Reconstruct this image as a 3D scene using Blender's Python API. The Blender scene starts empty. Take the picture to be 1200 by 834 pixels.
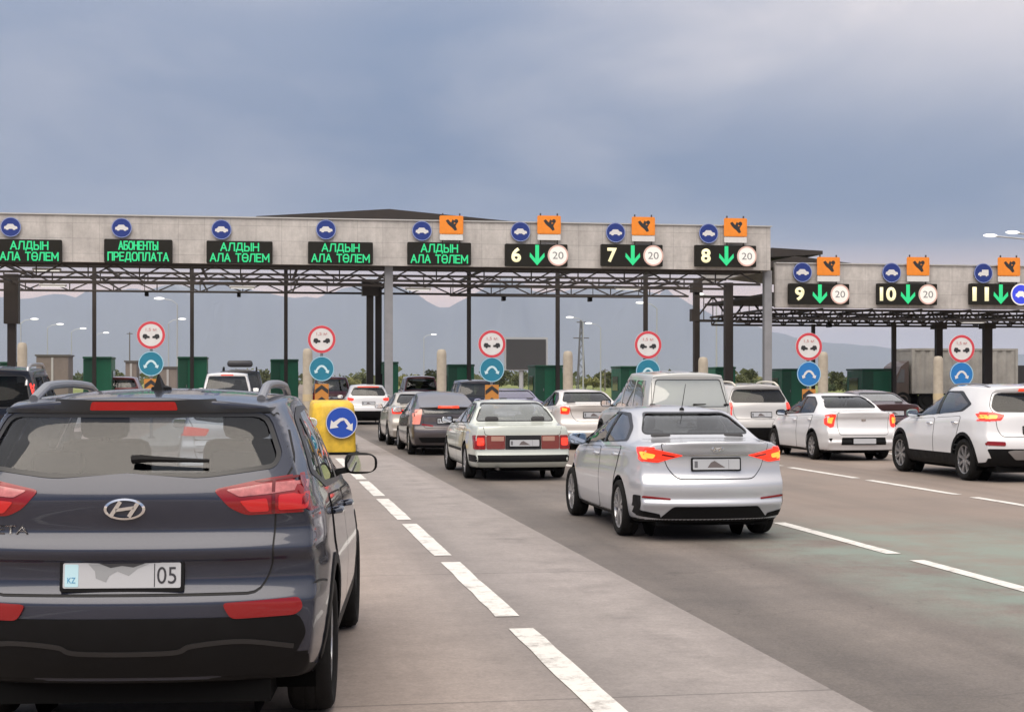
import bpy, bmesh, math, random
from mathutils import Vector, Matrix
from mathutils.bvhtree import BVHTree
from mathutils.geometry import delaunay_2d_cdt
from mathutils.interpolate import poly_3d_calc
R = math.radians
random.seed(7)
SC = bpy.context.scene
RES = 4
COL = SC.collection

# ------------------------------------------------------------------ camera, sky, sun, exposure
HC = 1.65                                   # eye height
YAW = R(9.46)                               # camera turned right of the road direction
FPX = 1800.0                                # focal length in pixels of the 1200 px wide photo
VU, VV = 300.0, 446.0                       # where the lanes vanish
cam_d = bpy.data.cameras.new('camera'); cam = bpy.data.objects.new('camera', cam_d); COL.objects.link(cam)
cam.location = (0, 0, HC); cam.rotation_euler = (R(90), 0, -YAW)
cam_d.sensor_width = 36; cam_d.lens = 36 * FPX / 1200; cam_d.shift_y = (VV - 417) / 1200
cam_d.clip_start = .1; cam_d.clip_end = 60000
SC.camera = cam
SC.view_settings.view_transform = 'Standard'; SC.view_settings.look = 'None'
SC.view_settings.exposure = 0.76; SC.view_settings.gamma = 1
SC.render.engine = 'CYCLES'
SC.cycles.use_denoising = True
SC.cycles.max_bounces = 8; SC.cycles.transparent_max_bounces = 16; SC.cycles.volume_bounces = 1
SC.cycles.sample_clamp_indirect = 4
SUN_EL, SUN_AZ = 60, 205                    # azimuth measured clockwise from the road direction (+Y)

W = bpy.data.worlds.new('World'); SC.world = W; W.use_nodes = True
def build_world():
    nt = W.node_tree; N = nt.nodes; Lk = nt.links
    N.clear()
    out = N.new('ShaderNodeOutputWorld'); bg = N.new('ShaderNodeBackground'); bg.inputs[1].default_value = .1
    sky = N.new('ShaderNodeTexSky'); sky.sky_type = 'NISHITA'; sky.sun_disc = False
    sky.sun_elevation = R(SUN_EL); sky.sun_rotation = R(SUN_AZ); sky.dust_density = 2
    tc = N.new('ShaderNodeTexCoord')
    mp = N.new('ShaderNodeMapping'); mp.inputs['Scale'].default_value = (1.6, 1.6, 4.2); mp.inputs['Rotation'].default_value = (0, R(8), 0)
    mp.inputs['Location'].default_value = (2.3, .4, .9)
    n1 = N.new('ShaderNodeTexNoise'); n1.inputs['Scale'].default_value = 2.3; n1.inputs['Detail'].default_value = 6; n1.inputs['Roughness'].default_value = .52
    n1.inputs['Distortion'].default_value = .25
    Lk.new(tc.outputs['Generated'], mp.inputs[0]); Lk.new(mp.outputs[0], n1.inputs[0])
    sep = N.new('ShaderNodeSeparateXYZ'); Lk.new(tc.outputs['Generated'], sep.inputs[0])
    # brightness by height: blue-grey cloud base ahead, brighter overhead
    rz = N.new('ShaderNodeValToRGB'); e = rz.color_ramp
    e.elements[0].position = 0; e.elements[0].color = (.42, .36, .36, 1)
    e.elements[1].position = 1; e.elements[1].color = (.68, .66, .66, 1)
    for p, c in ((.03, (.34, .30, .31, 1)), (.055, (.66, .445, .345, 1)), (.070, (.40, .31, .29, 1)), (.09, (.128, .155, .225, 1)), (.11, (.088, .127, .210, 1)), (.16, (.070, .115, .205, 1)), (.22, (.125, .168, .255, 1)), (.30, (.27, .29, .36, 1)), (.45, (.52, .52, .55, 1))):
        x = e.elements.new(p); x.color = c
    Lk.new(sep.outputs[2], rz.inputs[0])
    # east-west: a lighter, pinker break in the cloud to the right
    dv = N.new('ShaderNodeMath'); dv.operation = 'DIVIDE'; Lk.new(sep.outputs[0], dv.inputs[0]); Lk.new(sep.outputs[1], dv.inputs[1])
    wb = N.new('ShaderNodeMath'); wb.operation = 'MULTIPLY_ADD'; wb.inputs[1].default_value = .20; Lk.new(n1.outputs[0], wb.inputs[0]); Lk.new(dv.outputs[0], wb.inputs[2])
    ma = N.new('ShaderNodeMapRange'); ma.interpolation_type = 'SMOOTHSTEP'; ma.inputs[1].default_value = .16; ma.inputs[2].default_value = .62; Lk.new(wb.outputs[0], ma.inputs[0])
    wc = N.new('ShaderNodeMath'); wc.operation = 'MULTIPLY_ADD'; wc.inputs[1].default_value = .07; Lk.new(n1.outputs[0], wc.inputs[0]); Lk.new(sep.outputs[2], wc.inputs[2])
    mb = N.new('ShaderNodeMapRange'); mb.interpolation_type = 'SMOOTHSTEP'; mb.inputs[1].default_value = .135; mb.inputs[2].default_value = .275; Lk.new(wc.outputs[0], mb.inputs[0])
    fwd = N.new('ShaderNodeMath'); fwd.operation = 'GREATER_THAN'; fwd.inputs[1].default_value = 0; Lk.new(sep.outputs[1], fwd.inputs[0])
    mq = N.new('ShaderNodeMath'); mq.operation = 'MULTIPLY'; Lk.new(ma.outputs[0], mq.inputs[0]); Lk.new(fwd.outputs[0], mq.inputs[1])
    mr = N.new('ShaderNodeMath'); mr.operation = 'MULTIPLY'; Lk.new(mq.outputs[0], mr.inputs[0]); Lk.new(mb.outputs[0], mr.inputs[1])
    nm = N.new('ShaderNodeMapRange'); nm.inputs[1].default_value = .44; nm.inputs[2].default_value = .60
    Lk.new(n1.outputs[0], nm.inputs[0])
    ad = N.new('ShaderNodeMath'); ad.operation = 'MULTIPLY_ADD'; ad.inputs[1].default_value = .10; ad.use_clamp = True
    ml = N.new('ShaderNodeMath'); ml.operation = 'MULTIPLY'; ml.inputs[1].default_value = .85
    Lk.new(mr.outputs[0], ml.inputs[0]); 
    ml2 = N.new('ShaderNodeMath'); ml2.operation = 'MULTIPLY_ADD'; ml2.inputs[1].default_value = .25; ml2.inputs[2].default_value = .86
    Lk.new(nm.outputs[0], ml2.inputs[0])
    ml3 = N.new('ShaderNodeMath'); ml3.operation = 'MULTIPLY'; Lk.new(ml.outputs[0], ml3.inputs[0]); Lk.new(ml2.outputs[0], ml3.inputs[1])
    # a soft pinkish patch of lit cloud to the left
    d3 = N.new('ShaderNodeVectorMath'); d3.operation = 'DOT_PRODUCT'; d3.inputs[1].default_value = Vector((-.062, .982, .185)).normalized(); Lk.new(tc.outputs['Generated'], d3.inputs[0])
    m4 = N.new('ShaderNodeMapRange'); m4.interpolation_type = 'SMOOTHSTEP'; m4.inputs[1].default_value = .984; m4.inputs[2].default_value = 1.0; m4.inputs[4].default_value = .12; Lk.new(d3.outputs['Value'], m4.inputs[0])
    m5 = N.new('ShaderNodeMath'); m5.operation = 'MULTIPLY_ADD'; Lk.new(m4.outputs[0], m5.inputs[0]); Lk.new(ml2.outputs[0], m5.inputs[1]); Lk.new(ml3.outputs[0], m5.inputs[2]); ml3 = m5
    Lk.new(nm.outputs[0], ad.inputs[0]); Lk.new(ml3.outputs[0], ad.inputs[2])
    mx = N.new('ShaderNodeMix'); mx.data_type = 'RGBA'; mx.inputs[7].default_value = (.62, .56, .54, 1)
    Lk.new(ad.outputs[0], mx.inputs[0]); Lk.new(rz.outputs[0], mx.inputs[6])
    # keep the overhead brightness: mix only where low
    mh = N.new('ShaderNodeMapRange'); mh.inputs[1].default_value = .3; mh.inputs[2].default_value = .5
    Lk.new(sep.outputs[2], mh.inputs[0])
    mx2 = N.new('ShaderNodeMix'); mx2.data_type = 'RGBA'; Lk.new(mh.outputs[0], mx2.inputs[0]); Lk.new(mx.outputs[2], mx2.inputs[6]); Lk.new(rz.outputs[0], mx2.inputs[7])
    # sky behind the camera brightened, added to light the faces turned to it
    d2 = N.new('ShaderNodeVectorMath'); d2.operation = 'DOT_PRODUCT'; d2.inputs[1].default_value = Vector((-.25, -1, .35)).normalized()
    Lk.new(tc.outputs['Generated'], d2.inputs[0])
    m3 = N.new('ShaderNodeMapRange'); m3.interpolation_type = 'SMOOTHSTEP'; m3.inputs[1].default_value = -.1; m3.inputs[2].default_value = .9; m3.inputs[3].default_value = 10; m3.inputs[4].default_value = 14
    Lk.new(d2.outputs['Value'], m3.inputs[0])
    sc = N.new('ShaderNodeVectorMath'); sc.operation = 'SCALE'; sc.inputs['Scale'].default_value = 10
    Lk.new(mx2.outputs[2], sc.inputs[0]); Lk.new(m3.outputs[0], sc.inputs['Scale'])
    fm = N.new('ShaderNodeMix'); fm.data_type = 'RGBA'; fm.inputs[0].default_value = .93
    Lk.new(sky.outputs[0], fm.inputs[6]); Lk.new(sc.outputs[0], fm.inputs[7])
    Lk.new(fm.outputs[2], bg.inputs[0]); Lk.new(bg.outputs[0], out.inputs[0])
build_world()
sd = bpy.data.lights.new('sun', 'SUN'); sd.energy = 2.3; sd.angle = R(68); sd.color = (1, .89, .76)
sun = bpy.data.objects.new('sun', sd); COL.objects.link(sun)
_d = Vector((math.sin(R(SUN_AZ)) * math.cos(R(SUN_EL)), math.cos(R(SUN_AZ)) * math.cos(R(SUN_EL)), math.sin(R(SUN_EL))))
sun.rotation_euler = _d.to_track_quat('Z', 'Y').to_euler()

# ------------------------------------------------------------------ helpers
_c, _s = math.cos(YAW), math.sin(YAW)
def px_x(u, Y):
    """lateral position X of the photo column u at distance Y along the road"""
    t = math.atan((u - 600) / FPX) + YAW
    return math.tan(t) * Y
def depth(X, Y): return Y * _c + X * _s
def px_z(v, X, Y): return HC + (VV - v) * depth(X, Y) / FPX

MATS = {}
def mat(name, col=(.5, .5, .5), rough=.5, metal=0, coat=0, emit=None, estr=0, noise=None, bump=None, spec=None, smooth=False):
    """Principled material; noise=(scale, amount) varies the colour, bump=(scale, strength)"""
    if name in MATS: return MATS[name]
    m = bpy.data.materials.new(name); m.use_nodes = True; MATS[name] = m
    nt = m.node_tree; b = nt.nodes['Principled BSDF']
    b.inputs['Base Color'].default_value = (*col, 1); b.inputs['Roughness'].default_value = rough; b.inputs['Metallic'].default_value = metal
    if coat: b.inputs['Coat Weight'].default_value = coat; b.inputs['Coat Roughness'].default_value = .04
    if spec is not None: b.inputs['Specular IOR Level'].default_value = spec
    if emit: b.inputs['Emission Color'].default_value = (*emit, 1); b.inputs['Emission Strength'].default_value = estr
    if noise or bump:
        tc = nt.nodes.new('ShaderNodeTexCoord')
    if noise:
        n = nt.nodes.new('ShaderNodeTexNoise'); n.inputs['Scale'].default_value = noise[0]; n.inputs['Detail'].default_value = 6; n.inputs['Roughness'].default_value = .62
        nt.links.new(tc.outputs['Object'], n.inputs[0])
        mr = nt.nodes.new('ShaderNodeMapRange'); mr.inputs[1].default_value = .3; mr.inputs[2].default_value = .7
        mr.inputs[3].default_value = 1 - noise[1]; mr.inputs[4].default_value = 1 + noise[1]
        nt.links.new(n.outputs[0], mr.inputs[0])
        v = nt.nodes.new('ShaderNodeVectorMath'); v.operation = 'SCALE'; v.inputs[0].default_value = col
        nt.links.new(mr.outputs[0], v.inputs['Scale']); nt.links.new(v.outputs[0], b.inputs['Base Color'])
        if smooth: n.inputs['Detail'].default_value = 2; return m
        m2 = nt.nodes.new('ShaderNodeMapRange'); m2.inputs[1].default_value = .3; m2.inputs[2].default_value = .7
        m2.inputs[3].default_value = max(.02, rough - .08); m2.inputs[4].default_value = min(1, rough + .1)
        nt.links.new(n.outputs[0], m2.inputs[0]); nt.links.new(m2.outputs[0], b.inputs['Roughness'])
    if bump:
        n = nt.nodes.new('ShaderNodeTexNoise'); n.inputs['Scale'].default_value = bump[0]; n.inputs['Detail'].default_value = 4
        nt.links.new(tc.outputs['Object'], n.inputs[0])
        bp = nt.nodes.new('ShaderNodeBump'); bp.inputs['Strength'].default_value = bump[1]; bp.inputs['Distance'].default_value = .02
        nt.links.new(n.outputs[0], bp.inputs['Height']); nt.links.new(bp.outputs[0], b.inputs['Normal'])
    return m

def glass_mat(name, tint, rough=.015, film=0.0, filmcol=(.5, .5, .5), refl=1.0):
    """window glass: tinted see-through body with a fresnel mirror on top; film = share of diffuse dust, sunshade or painted reflection"""
    if name in MATS: return MATS[name]
    m = bpy.data.materials.new(name); m.use_nodes = True; MATS[name] = m
    nt = m.node_tree; N = nt.nodes; N.clear()
    out = N.new('ShaderNodeOutputMaterial'); tr = N.new('ShaderNodeBsdfTransparent'); tr.inputs[0].default_value = (*tint, 1)
    gl = N.new('ShaderNodeBsdfGlossy'); gl.inputs['Roughness'].default_value = rough; gl.inputs[0].default_value = (1, 1, 1, 1)
    lw = N.new('ShaderNodeLayerWeight'); lw.inputs[0].default_value = .5          # facing works from both sides of the pane
    pw = N.new('ShaderNodeMath'); pw.operation = 'POWER'; pw.inputs[1].default_value = 3.0
    fr = N.new('ShaderNodeMath'); fr.operation = 'MULTIPLY_ADD'; fr.inputs[1].default_value = .9 * refl; fr.inputs[2].default_value = .085 * refl
    nt.links.new(lw.outputs['Facing'], pw.inputs[0]); nt.links.new(pw.outputs[0], fr.inputs[0])
    mx = N.new('ShaderNodeMixShader')
    base = tr
    if film:
        df = N.new('ShaderNodeBsdfDiffuse'); df.inputs[0].default_value = (*filmcol, 1)
        m0 = N.new('ShaderNodeMixShader'); m0.inputs[0].default_value = film
        nt.links.new(tr.outputs[0], m0.inputs[1]); nt.links.new(df.outputs[0], m0.inputs[2]); base = m0
    nt.links.new(fr.outputs[0], mx.inputs[0]); nt.links.new(base.outputs[0], mx.inputs[1]); nt.links.new(gl.outputs[0], mx.inputs[2])
    nt.links.new(mx.outputs[0], out.inputs[0])
    return m

def paint(name, col, metal=.0, rough=.35, dirt=.05, coat=.9, spec=None):
    return mat('paint ' + name, col, rough, metal, coat, noise=(1.3, dirt), smooth=True, spec=spec)

def link(name, me, m=None, parent=None, loc=None):
    o = bpy.data.objects.new(name, me); COL.objects.link(o)
    if m is not None:
        for x in (m if isinstance(m, (list, tuple)) else [m]): me.materials.append(x)
    if parent is not None: o.parent = parent
    if loc is not None: o.location = loc
    return o
def from_bm(name, bm, m, parent=None, smooth=False, angle=35, loc=None):
    me = bpy.data.meshes.new(name)
    bmesh.ops.recalc_face_normals(bm, faces=bm.faces)
    bm.to_mesh(me); bm.free()
    if smooth:
        me.shade_smooth(); me.set_sharp_from_angle(angle=R(angle))
    return link(name, me, m, parent, loc)
def tag(o, label=None, cat=None, group=None, kind=None):
    if label: o['label'] = label
    if cat: o['category'] = cat
    if group: o['group'] = group
    if kind: o['kind'] = kind
    return o
def thing(name, label, cat, loc=(0, 0, 0), rz=0, group=None, scale=1):
    o = bpy.data.objects.new(name, None); COL.objects.link(o); o.empty_display_size = .3
    o.location = loc; o.rotation_euler = (0, 0, rz); o.scale = (scale,) * 3
    return tag(o, label, cat, group)

def box(bm, c, s, rz=0, bevel=0):
    g = bmesh.ops.create_cube(bm, size=1)['verts']
    M = Matrix.Translation(c) @ Matrix.Rotation(rz, 4, 'Z') @ Matrix.Diagonal((*s, 1))
    bmesh.ops.transform(bm, matrix=M, verts=g)
    if bevel:
        es = list({e for v in g for e in v.link_edges})
        bmesh.ops.bevel(bm, geom=es, offset=bevel, segments=2, affect='EDGES', profile=.5)
def bar(bm, p0, p1, w, h=None):
    """square bar from p0 to p1"""
    p0, p1 = Vector(p0), Vector(p1); d = p1 - p0; L = d.length
    if L < 1e-6: return
    g = bmesh.ops.create_cube(bm, size=1)['verts']
    q = d.to_track_quat('Y', 'Z').to_matrix().to_4x4()
    bmesh.ops.transform(bm, matrix=Matrix.Translation((p0 + p1) / 2) @ q @ Matrix.Diagonal((w, L, h or w, 1)), verts=g)
def tube(bm, p0, p1, r0, r1=None, seg=12, caps=True):
    p0, p1 = Vector(p0), Vector(p1); d = p1 - p0
    q = d.to_track_quat('Z', 'Y').to_matrix().to_4x4()
    g = bmesh.ops.create_cone(bm, cap_ends=caps, segments=seg, radius1=r0, radius2=r0 if r1 is None else r1, depth=d.length)['verts']
    bmesh.ops.transform(bm, matrix=Matrix.Translation((p0 + p1) / 2) @ q, verts=g)
def path_tube(bm, pts, r, seg=8):
    pts = [Vector(p) for p in pts]; rings = []
    for i, p in enumerate(pts):
        t = (pts[min(i + 1, len(pts) - 1)] - pts[max(i - 1, 0)]).normalized()
        q = t.to_track_quat('Z', 'Y')
        rr = r[i] if isinstance(r, (list, tuple)) else r
        rings.append([bm.verts.new(p + q @ Vector((rr * math.cos(a), rr * math.sin(a), 0))) for a in [2 * math.pi * k / seg for k in range(seg)]])
    for a, b in zip(rings, rings[1:]):
        for k in range(seg): bm.faces.new((a[k], a[(k + 1) % seg], b[(k + 1) % seg], b[k]))
    bm.faces.new(rings[0][::-1]); bm.faces.new(rings[-1])
def lathe(bm, prof, seg=32, axis='Z', centre=(0, 0, 0), caps=True):
    """prof: [(radius, height)] revolved round the axis"""
    rings = []
    for r, h in prof:
        ring = []
        for k in range(seg):
            a = 2 * math.pi * k / seg; x, y = r * math.cos(a), r * math.sin(a)
            p = {'Z': (x, y, h), 'X': (h, x, y), 'Y': (x, h, y)}[axis]
            ring.append(bm.verts.new(Vector(p) + Vector(centre)))
        rings.append(ring)
    for a, b in zip(rings, rings[1:]):
        for k in range(seg): bm.faces.new((a[k], a[(k + 1) % seg], b[(k + 1) % seg], b[k]))
    for ring, rr in ((rings[0], prof[0][0]), (rings[-1], prof[-1][0])):
        if caps and rr > 1e-4: bm.faces.new(ring)
def plate(bm, poly, y0, y1, off=(0, 0, 0)):
    """2-D outline (x, z) given thickness from y0 (front, towards -Y) to y1"""
    ox, oy, oz = off
    a = [bm.verts.new((x + ox, y0 + oy, z + oz)) for x, z in poly]
    b = [bm.verts.new((x + ox, y1 + oy, z + oz)) for x, z in poly]
    n = len(poly)
    bm.faces.new(a); bm.faces.new(b[::-1])
    for i in range(n): bm.faces.new((a[i], b[i], b[(i + 1) % n], a[(i + 1) % n]))
def circ(r, n=32, cx=0, cz=0): return [(cx + r * math.cos(2 * math.pi * k / n), cz + r * math.sin(2 * math.pi * k / n)) for k in range(n)]
def rrect(w, h, r, n=4, cx=0, cz=0):
    out = []
    for sx, sz, a0 in ((1, 1, 0), (-1, 1, 90), (-1, -1, 180), (1, -1, 270)):
        for k in range(n + 1):
            a = R(a0 + 90 * k / n); out.append((cx + sx * (w / 2 - r) + r * math.cos(a), cz + sz * (h / 2 - r) + r * math.sin(a)))
    return out

def text_obj(name, s, m, parent, centre, w=None, h=None, bold=0.0, depth_=.006, shear=0, place=None):
    """lettering as a mesh in the x/z plane, facing -Y, fitted to width w and height h"""
    cu = bpy.data.curves.new(name, 'FONT'); cu.body = s; cu.size = 1; cu.align_x = 'CENTER'; cu.offset = bold; cu.shear = shear; cu.resolution_u = RES
    t = bpy.data.objects.new('tmp', cu); COL.objects.link(t)
    dg = bpy.context.evaluated_depsgraph_get(); me = bpy.data.meshes.new_from_object(t.evaluated_get(dg))
    bpy.data.objects.remove(t); bpy.data.curves.remove(cu)
    if not me.vertices: return None
    xs = [v.co.x for v in me.vertices]; ys = [v.co.y for v in me.vertices]
    bw, bh = max(xs) - min(xs), max(ys) - min(ys); cx, cy = (max(xs) + min(xs)) / 2, (max(ys) + min(ys)) / 2
    fx = w / bw if w else h / bh; fz = h / bh if h else fx
    for v in me.vertices: v.co = ((v.co.x - cx) * fx + centre[0], centre[1], (v.co.y - cy) * fz + centre[2])
    bm = bmesh.new(); bm.from_mesh(me); bpy.data.meshes.remove(me)
    r = bmesh.ops.extrude_face_region(bm, geom=bm.faces[:])
    bmesh.ops.translate(bm, vec=(0, -depth_, 0), verts=[g for g in r['geom'] if isinstance(g, bmesh.types.BMVert)])
    if place: 
        for v in bm.verts: v.co = place(v.co)
    return from_bm(name, bm, m, parent)

# ------------------------------------------------------------------ car builder
def curve(pts):
    """monotone cubic through (x, y) control points, flat outside"""
    xs = [p[0] for p in pts]; ys = [p[1] for p in pts]; n = len(xs)
    if n == 1: return lambda x: ys[0]
    d = [(ys[i + 1] - ys[i]) / (xs[i + 1] - xs[i]) for i in range(n - 1)]
    m = [d[0]] + [0 if d[i - 1] * d[i] <= 0 else 2 * d[i - 1] * d[i] / (d[i - 1] + d[i]) for i in range(1, n - 1)] + [d[-1]]
    def f(x):
        if x <= xs[0]: return ys[0]
        if x >= xs[-1]: return ys[-1]
        i = 0
        while x > xs[i + 1]: i += 1
        h = xs[i + 1] - xs[i]; t = (x - xs[i]) / h
        return ((1 + 2 * t) * (1 - t) ** 2) * ys[i] + t * (1 - t) ** 2 * h * m[i] + t * t * (3 - 2 * t) * ys[i + 1] + t * t * (t - 1) * h * m[i + 1]
    return f

LOWX = [(0, .90), (.04, .945), (.12, .972), (.3, .992), (.5, 1.0), (.62, .997), (.70, .985), (.82, .975), (.93, .962), (1, .935)]
def body_shape(S):
    """closed body surface of a car from its profile curves; returns a bmesh"""
    L = S['L']; top = curve(S['top']); belt = curve(S['belt']); bot = curve(S['bot']); wid = curve(S['wid']); roofw = curve(S['roofw'])
    yr = curve(S['rear']); yf = curve(S['front']); lowx = curve(S.get('lowx', LOWX)); bul, bulf = S.get('bulge', (.12, .3))
    crown = S.get('crown', .045); cr = S.get('corner', .06); cf = S.get('cornerf', .12)
    T = S.get('T', [0, .03, .09, .2, .33, .46, .57, .65, .74, .84, .93, 1.0]); G = [.1, .3, .52, .75, .92, 1.0]
    st = [0, .01, .03, .06] + [.06 + .88 * i / 36 for i in range(1, 37)] + [.965, .985, 1]
    FX = [-1, -.96, -.86, -.7, -.48, -.24, 0, .24, .48, .7, .86, .96, 1]
    K = len(T) + len(G)
    P = {}                                        # (station, row) -> right-hand point
    for i, s in enumerate(st):
        for k in range(K):
            y = s * L; z = .6
            for _ in range(5):
                zb, zl, zt = bot(y), belt(y), top(y) - crown
                zt = max(zt, zl + .01)
                z = zb + (zl - zb) * T[k] if k < len(T) else zl + (zt - zl) * G[k - len(T)]
                a, b = yr(z) + bul, yf(z) - bulf
                y = a + (b - a) * s
            w = wid(y)
            da, db = (y - a) / .45, (b - y) / .6
            f = 1 - cr * max(0, 1 - da) ** 2 - cf * max(0, 1 - db) ** 2
            if k < len(T): x = w * lowx(T[k])
            else:
                g = G[k - len(T)]; x0, x1 = w * lowx(1), min(roofw(y), w * lowx(1) - .01)
                x = x0 + (x1 - x0) * g + .022 * math.sin(math.pi * g) * min(1, (zt - zl) / .3)
            P[i, k] = (x * f, y, z)
    bm = bmesh.new()
    n, m = len(st) - 1, len(FX)
    V = {}
    def vert(i, k, c):
        """lattice point: station i, row k, column c (only boundary points of the box exist)"""
        key = (i, k, c)
        if key in V: return V[key]
        x, y, z = P[i, k]; f = FX[c]; s = st[i]
        q = 1 - abs(f) ** 2.6
        y += -bul * q * max(0, 1 - s / .14) ** 2 + bulf * q * max(0, 1 - (1 - s) / .2) ** 2
        if k == K - 1:
            cwn = crown * (.25 + .75 * max(0, min(1, (z - belt(y)) / .25)))
            z += cwn * (1 - abs(f) ** 2.2)
        V[key] = bm.verts.new((f * x, y, z)); return V[key]
    for i in range(n):
        for k in range(K - 1):
            bm.faces.new((vert(i, k, m - 1), vert(i + 1, k, m - 1), vert(i + 1, k + 1, m - 1), vert(i, k + 1, m - 1)))
            bm.faces.new((vert(i, k, 0), vert(i, k + 1, 0), vert(i + 1, k + 1, 0), vert(i + 1, k, 0)))
        for c in range(m - 1):
            bm.faces.new((vert(i, K - 1, c), vert(i, K - 1, c + 1), vert(i + 1, K - 1, c + 1), vert(i + 1, K - 1, c)))
            bm.faces.new((vert(i, 0, c), vert(i + 1, 0, c), vert(i + 1, 0, c + 1), vert(i, 0, c + 1)))
    for k in range(K - 1):
        for c in range(m - 1):
            bm.faces.new((vert(0, k, c), vert(0, k, c + 1), vert(0, k + 1, c + 1), vert(0, k + 1, c)))
            bm.faces.new((vert(n, k, c), vert(n, k + 1, c), vert(n, k + 1, c + 1), vert(n, k, c + 1)))
    me = bpy.data.meshes.new('tmp'); bmesh.ops.recalc_face_normals(bm, faces=bm.faces); bm.to_mesh(me); bm.free()
    o = bpy.data.objects.new('tmp', me); COL.objects.link(o)
    sub = o.modifiers.new('s', 'SUBSURF'); sub.levels = sub.render_levels = S.get('sub', 1)
    dg = bpy.context.evaluated_depsgraph_get(); m2 = bpy.data.meshes.new_from_object(o.evaluated_get(dg))
    bpy.data.objects.remove(o); bpy.data.meshes.remove(me)
    bm = bmesh.new(); bm.from_mesh(m2); bpy.data.meshes.remove(m2)
    bmesh.ops.triangulate(bm, faces=bm.faces[:], quad_method='FIXED')
    return bm

def inside(p, poly):
    x, y = p; r = False; n = len(poly); j = n - 1
    for i in range(n):
        (xi, yi), (xj, yj) = poly[i], poly[j]
        if (yi > y) != (yj > y) and x < (xj - xi) * (y - yi) / (yj - yi) + xi: r = not r
        j = i
    return r
def rounded(poly, r=.05, n=4):
    """outline with its corners rounded"""
    out = []; N = len(poly)
    for i in range(N):
        p = Vector(poly[i]); a = Vector(poly[i - 1]); b = Vector(poly[(i + 1) % N])
        da, db = a - p, b - p; q = min(r, da.length * .45, db.length * .45)
        A, B = p + da.normalized() * q, p + db.normalized() * q
        for k in range(n + 1):
            t = k / n; v = A * (1 - t) ** 2 + p * 2 * t * (1 - t) + B * t * t; out.append((v.x, v.y))
    return out
def grow(poly, d):
    """outline pushed outwards by d"""
    N = len(poly); area = sum(poly[i][0] * poly[(i + 1) % N][1] - poly[(i + 1) % N][0] * poly[i][1] for i in range(N)); sg = 1 if area > 0 else -1
    out = []
    for i in range(N):
        p = Vector(poly[i]); e0 = (p - Vector(poly[i - 1])); e1 = (Vector(poly[(i + 1) % N]) - p)
        if e0.length < 1e-6 or e1.length < 1e-6: out.append(poly[i]); continue
        n0 = Vector((e0.y, -e0.x)).normalized(); n1 = Vector((e1.y, -e1.x)).normalized(); nn = (n0 + n1)
        nn = nn.normalized() if nn.length > 1e-6 else n0
        q = p + nn * (sg * d / max(.5, nn.dot(n0))); out.append((q.x, q.y))
    return out
def strip(path, w):
    """outline of a band of width w along an open path"""
    a, b = [], []
    for i, p in enumerate(path):
        p = Vector(p); t = (Vector(path[min(i + 1, len(path) - 1)]) - Vector(path[max(i - 1, 0)])).normalized(); nn = Vector((-t.y, t.x)) * w / 2
        a.append(tuple(p + nn)); b.append(tuple(p - nn))
    return a + b[::-1]
def smooth_path(pts, n=6):
    out = []
    for i in range(len(pts) - 1):
        p0, p1, p2, p3 = (Vector(pts[max(i - 1, 0)]), Vector(pts[i]), Vector(pts[i + 1]), Vector(pts[min(i + 2, len(pts) - 1)]))
        for k in range(n):
            t = k / n; out.append(tuple(.5 * ((2 * p1) + (p2 - p0) * t + (2 * p0 - 5 * p1 + 4 * p2 - p3) * t * t + (3 * p1 - p0 - 3 * p2 + p3) * t ** 3)))
    return out + [tuple(pts[-1])]

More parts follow.
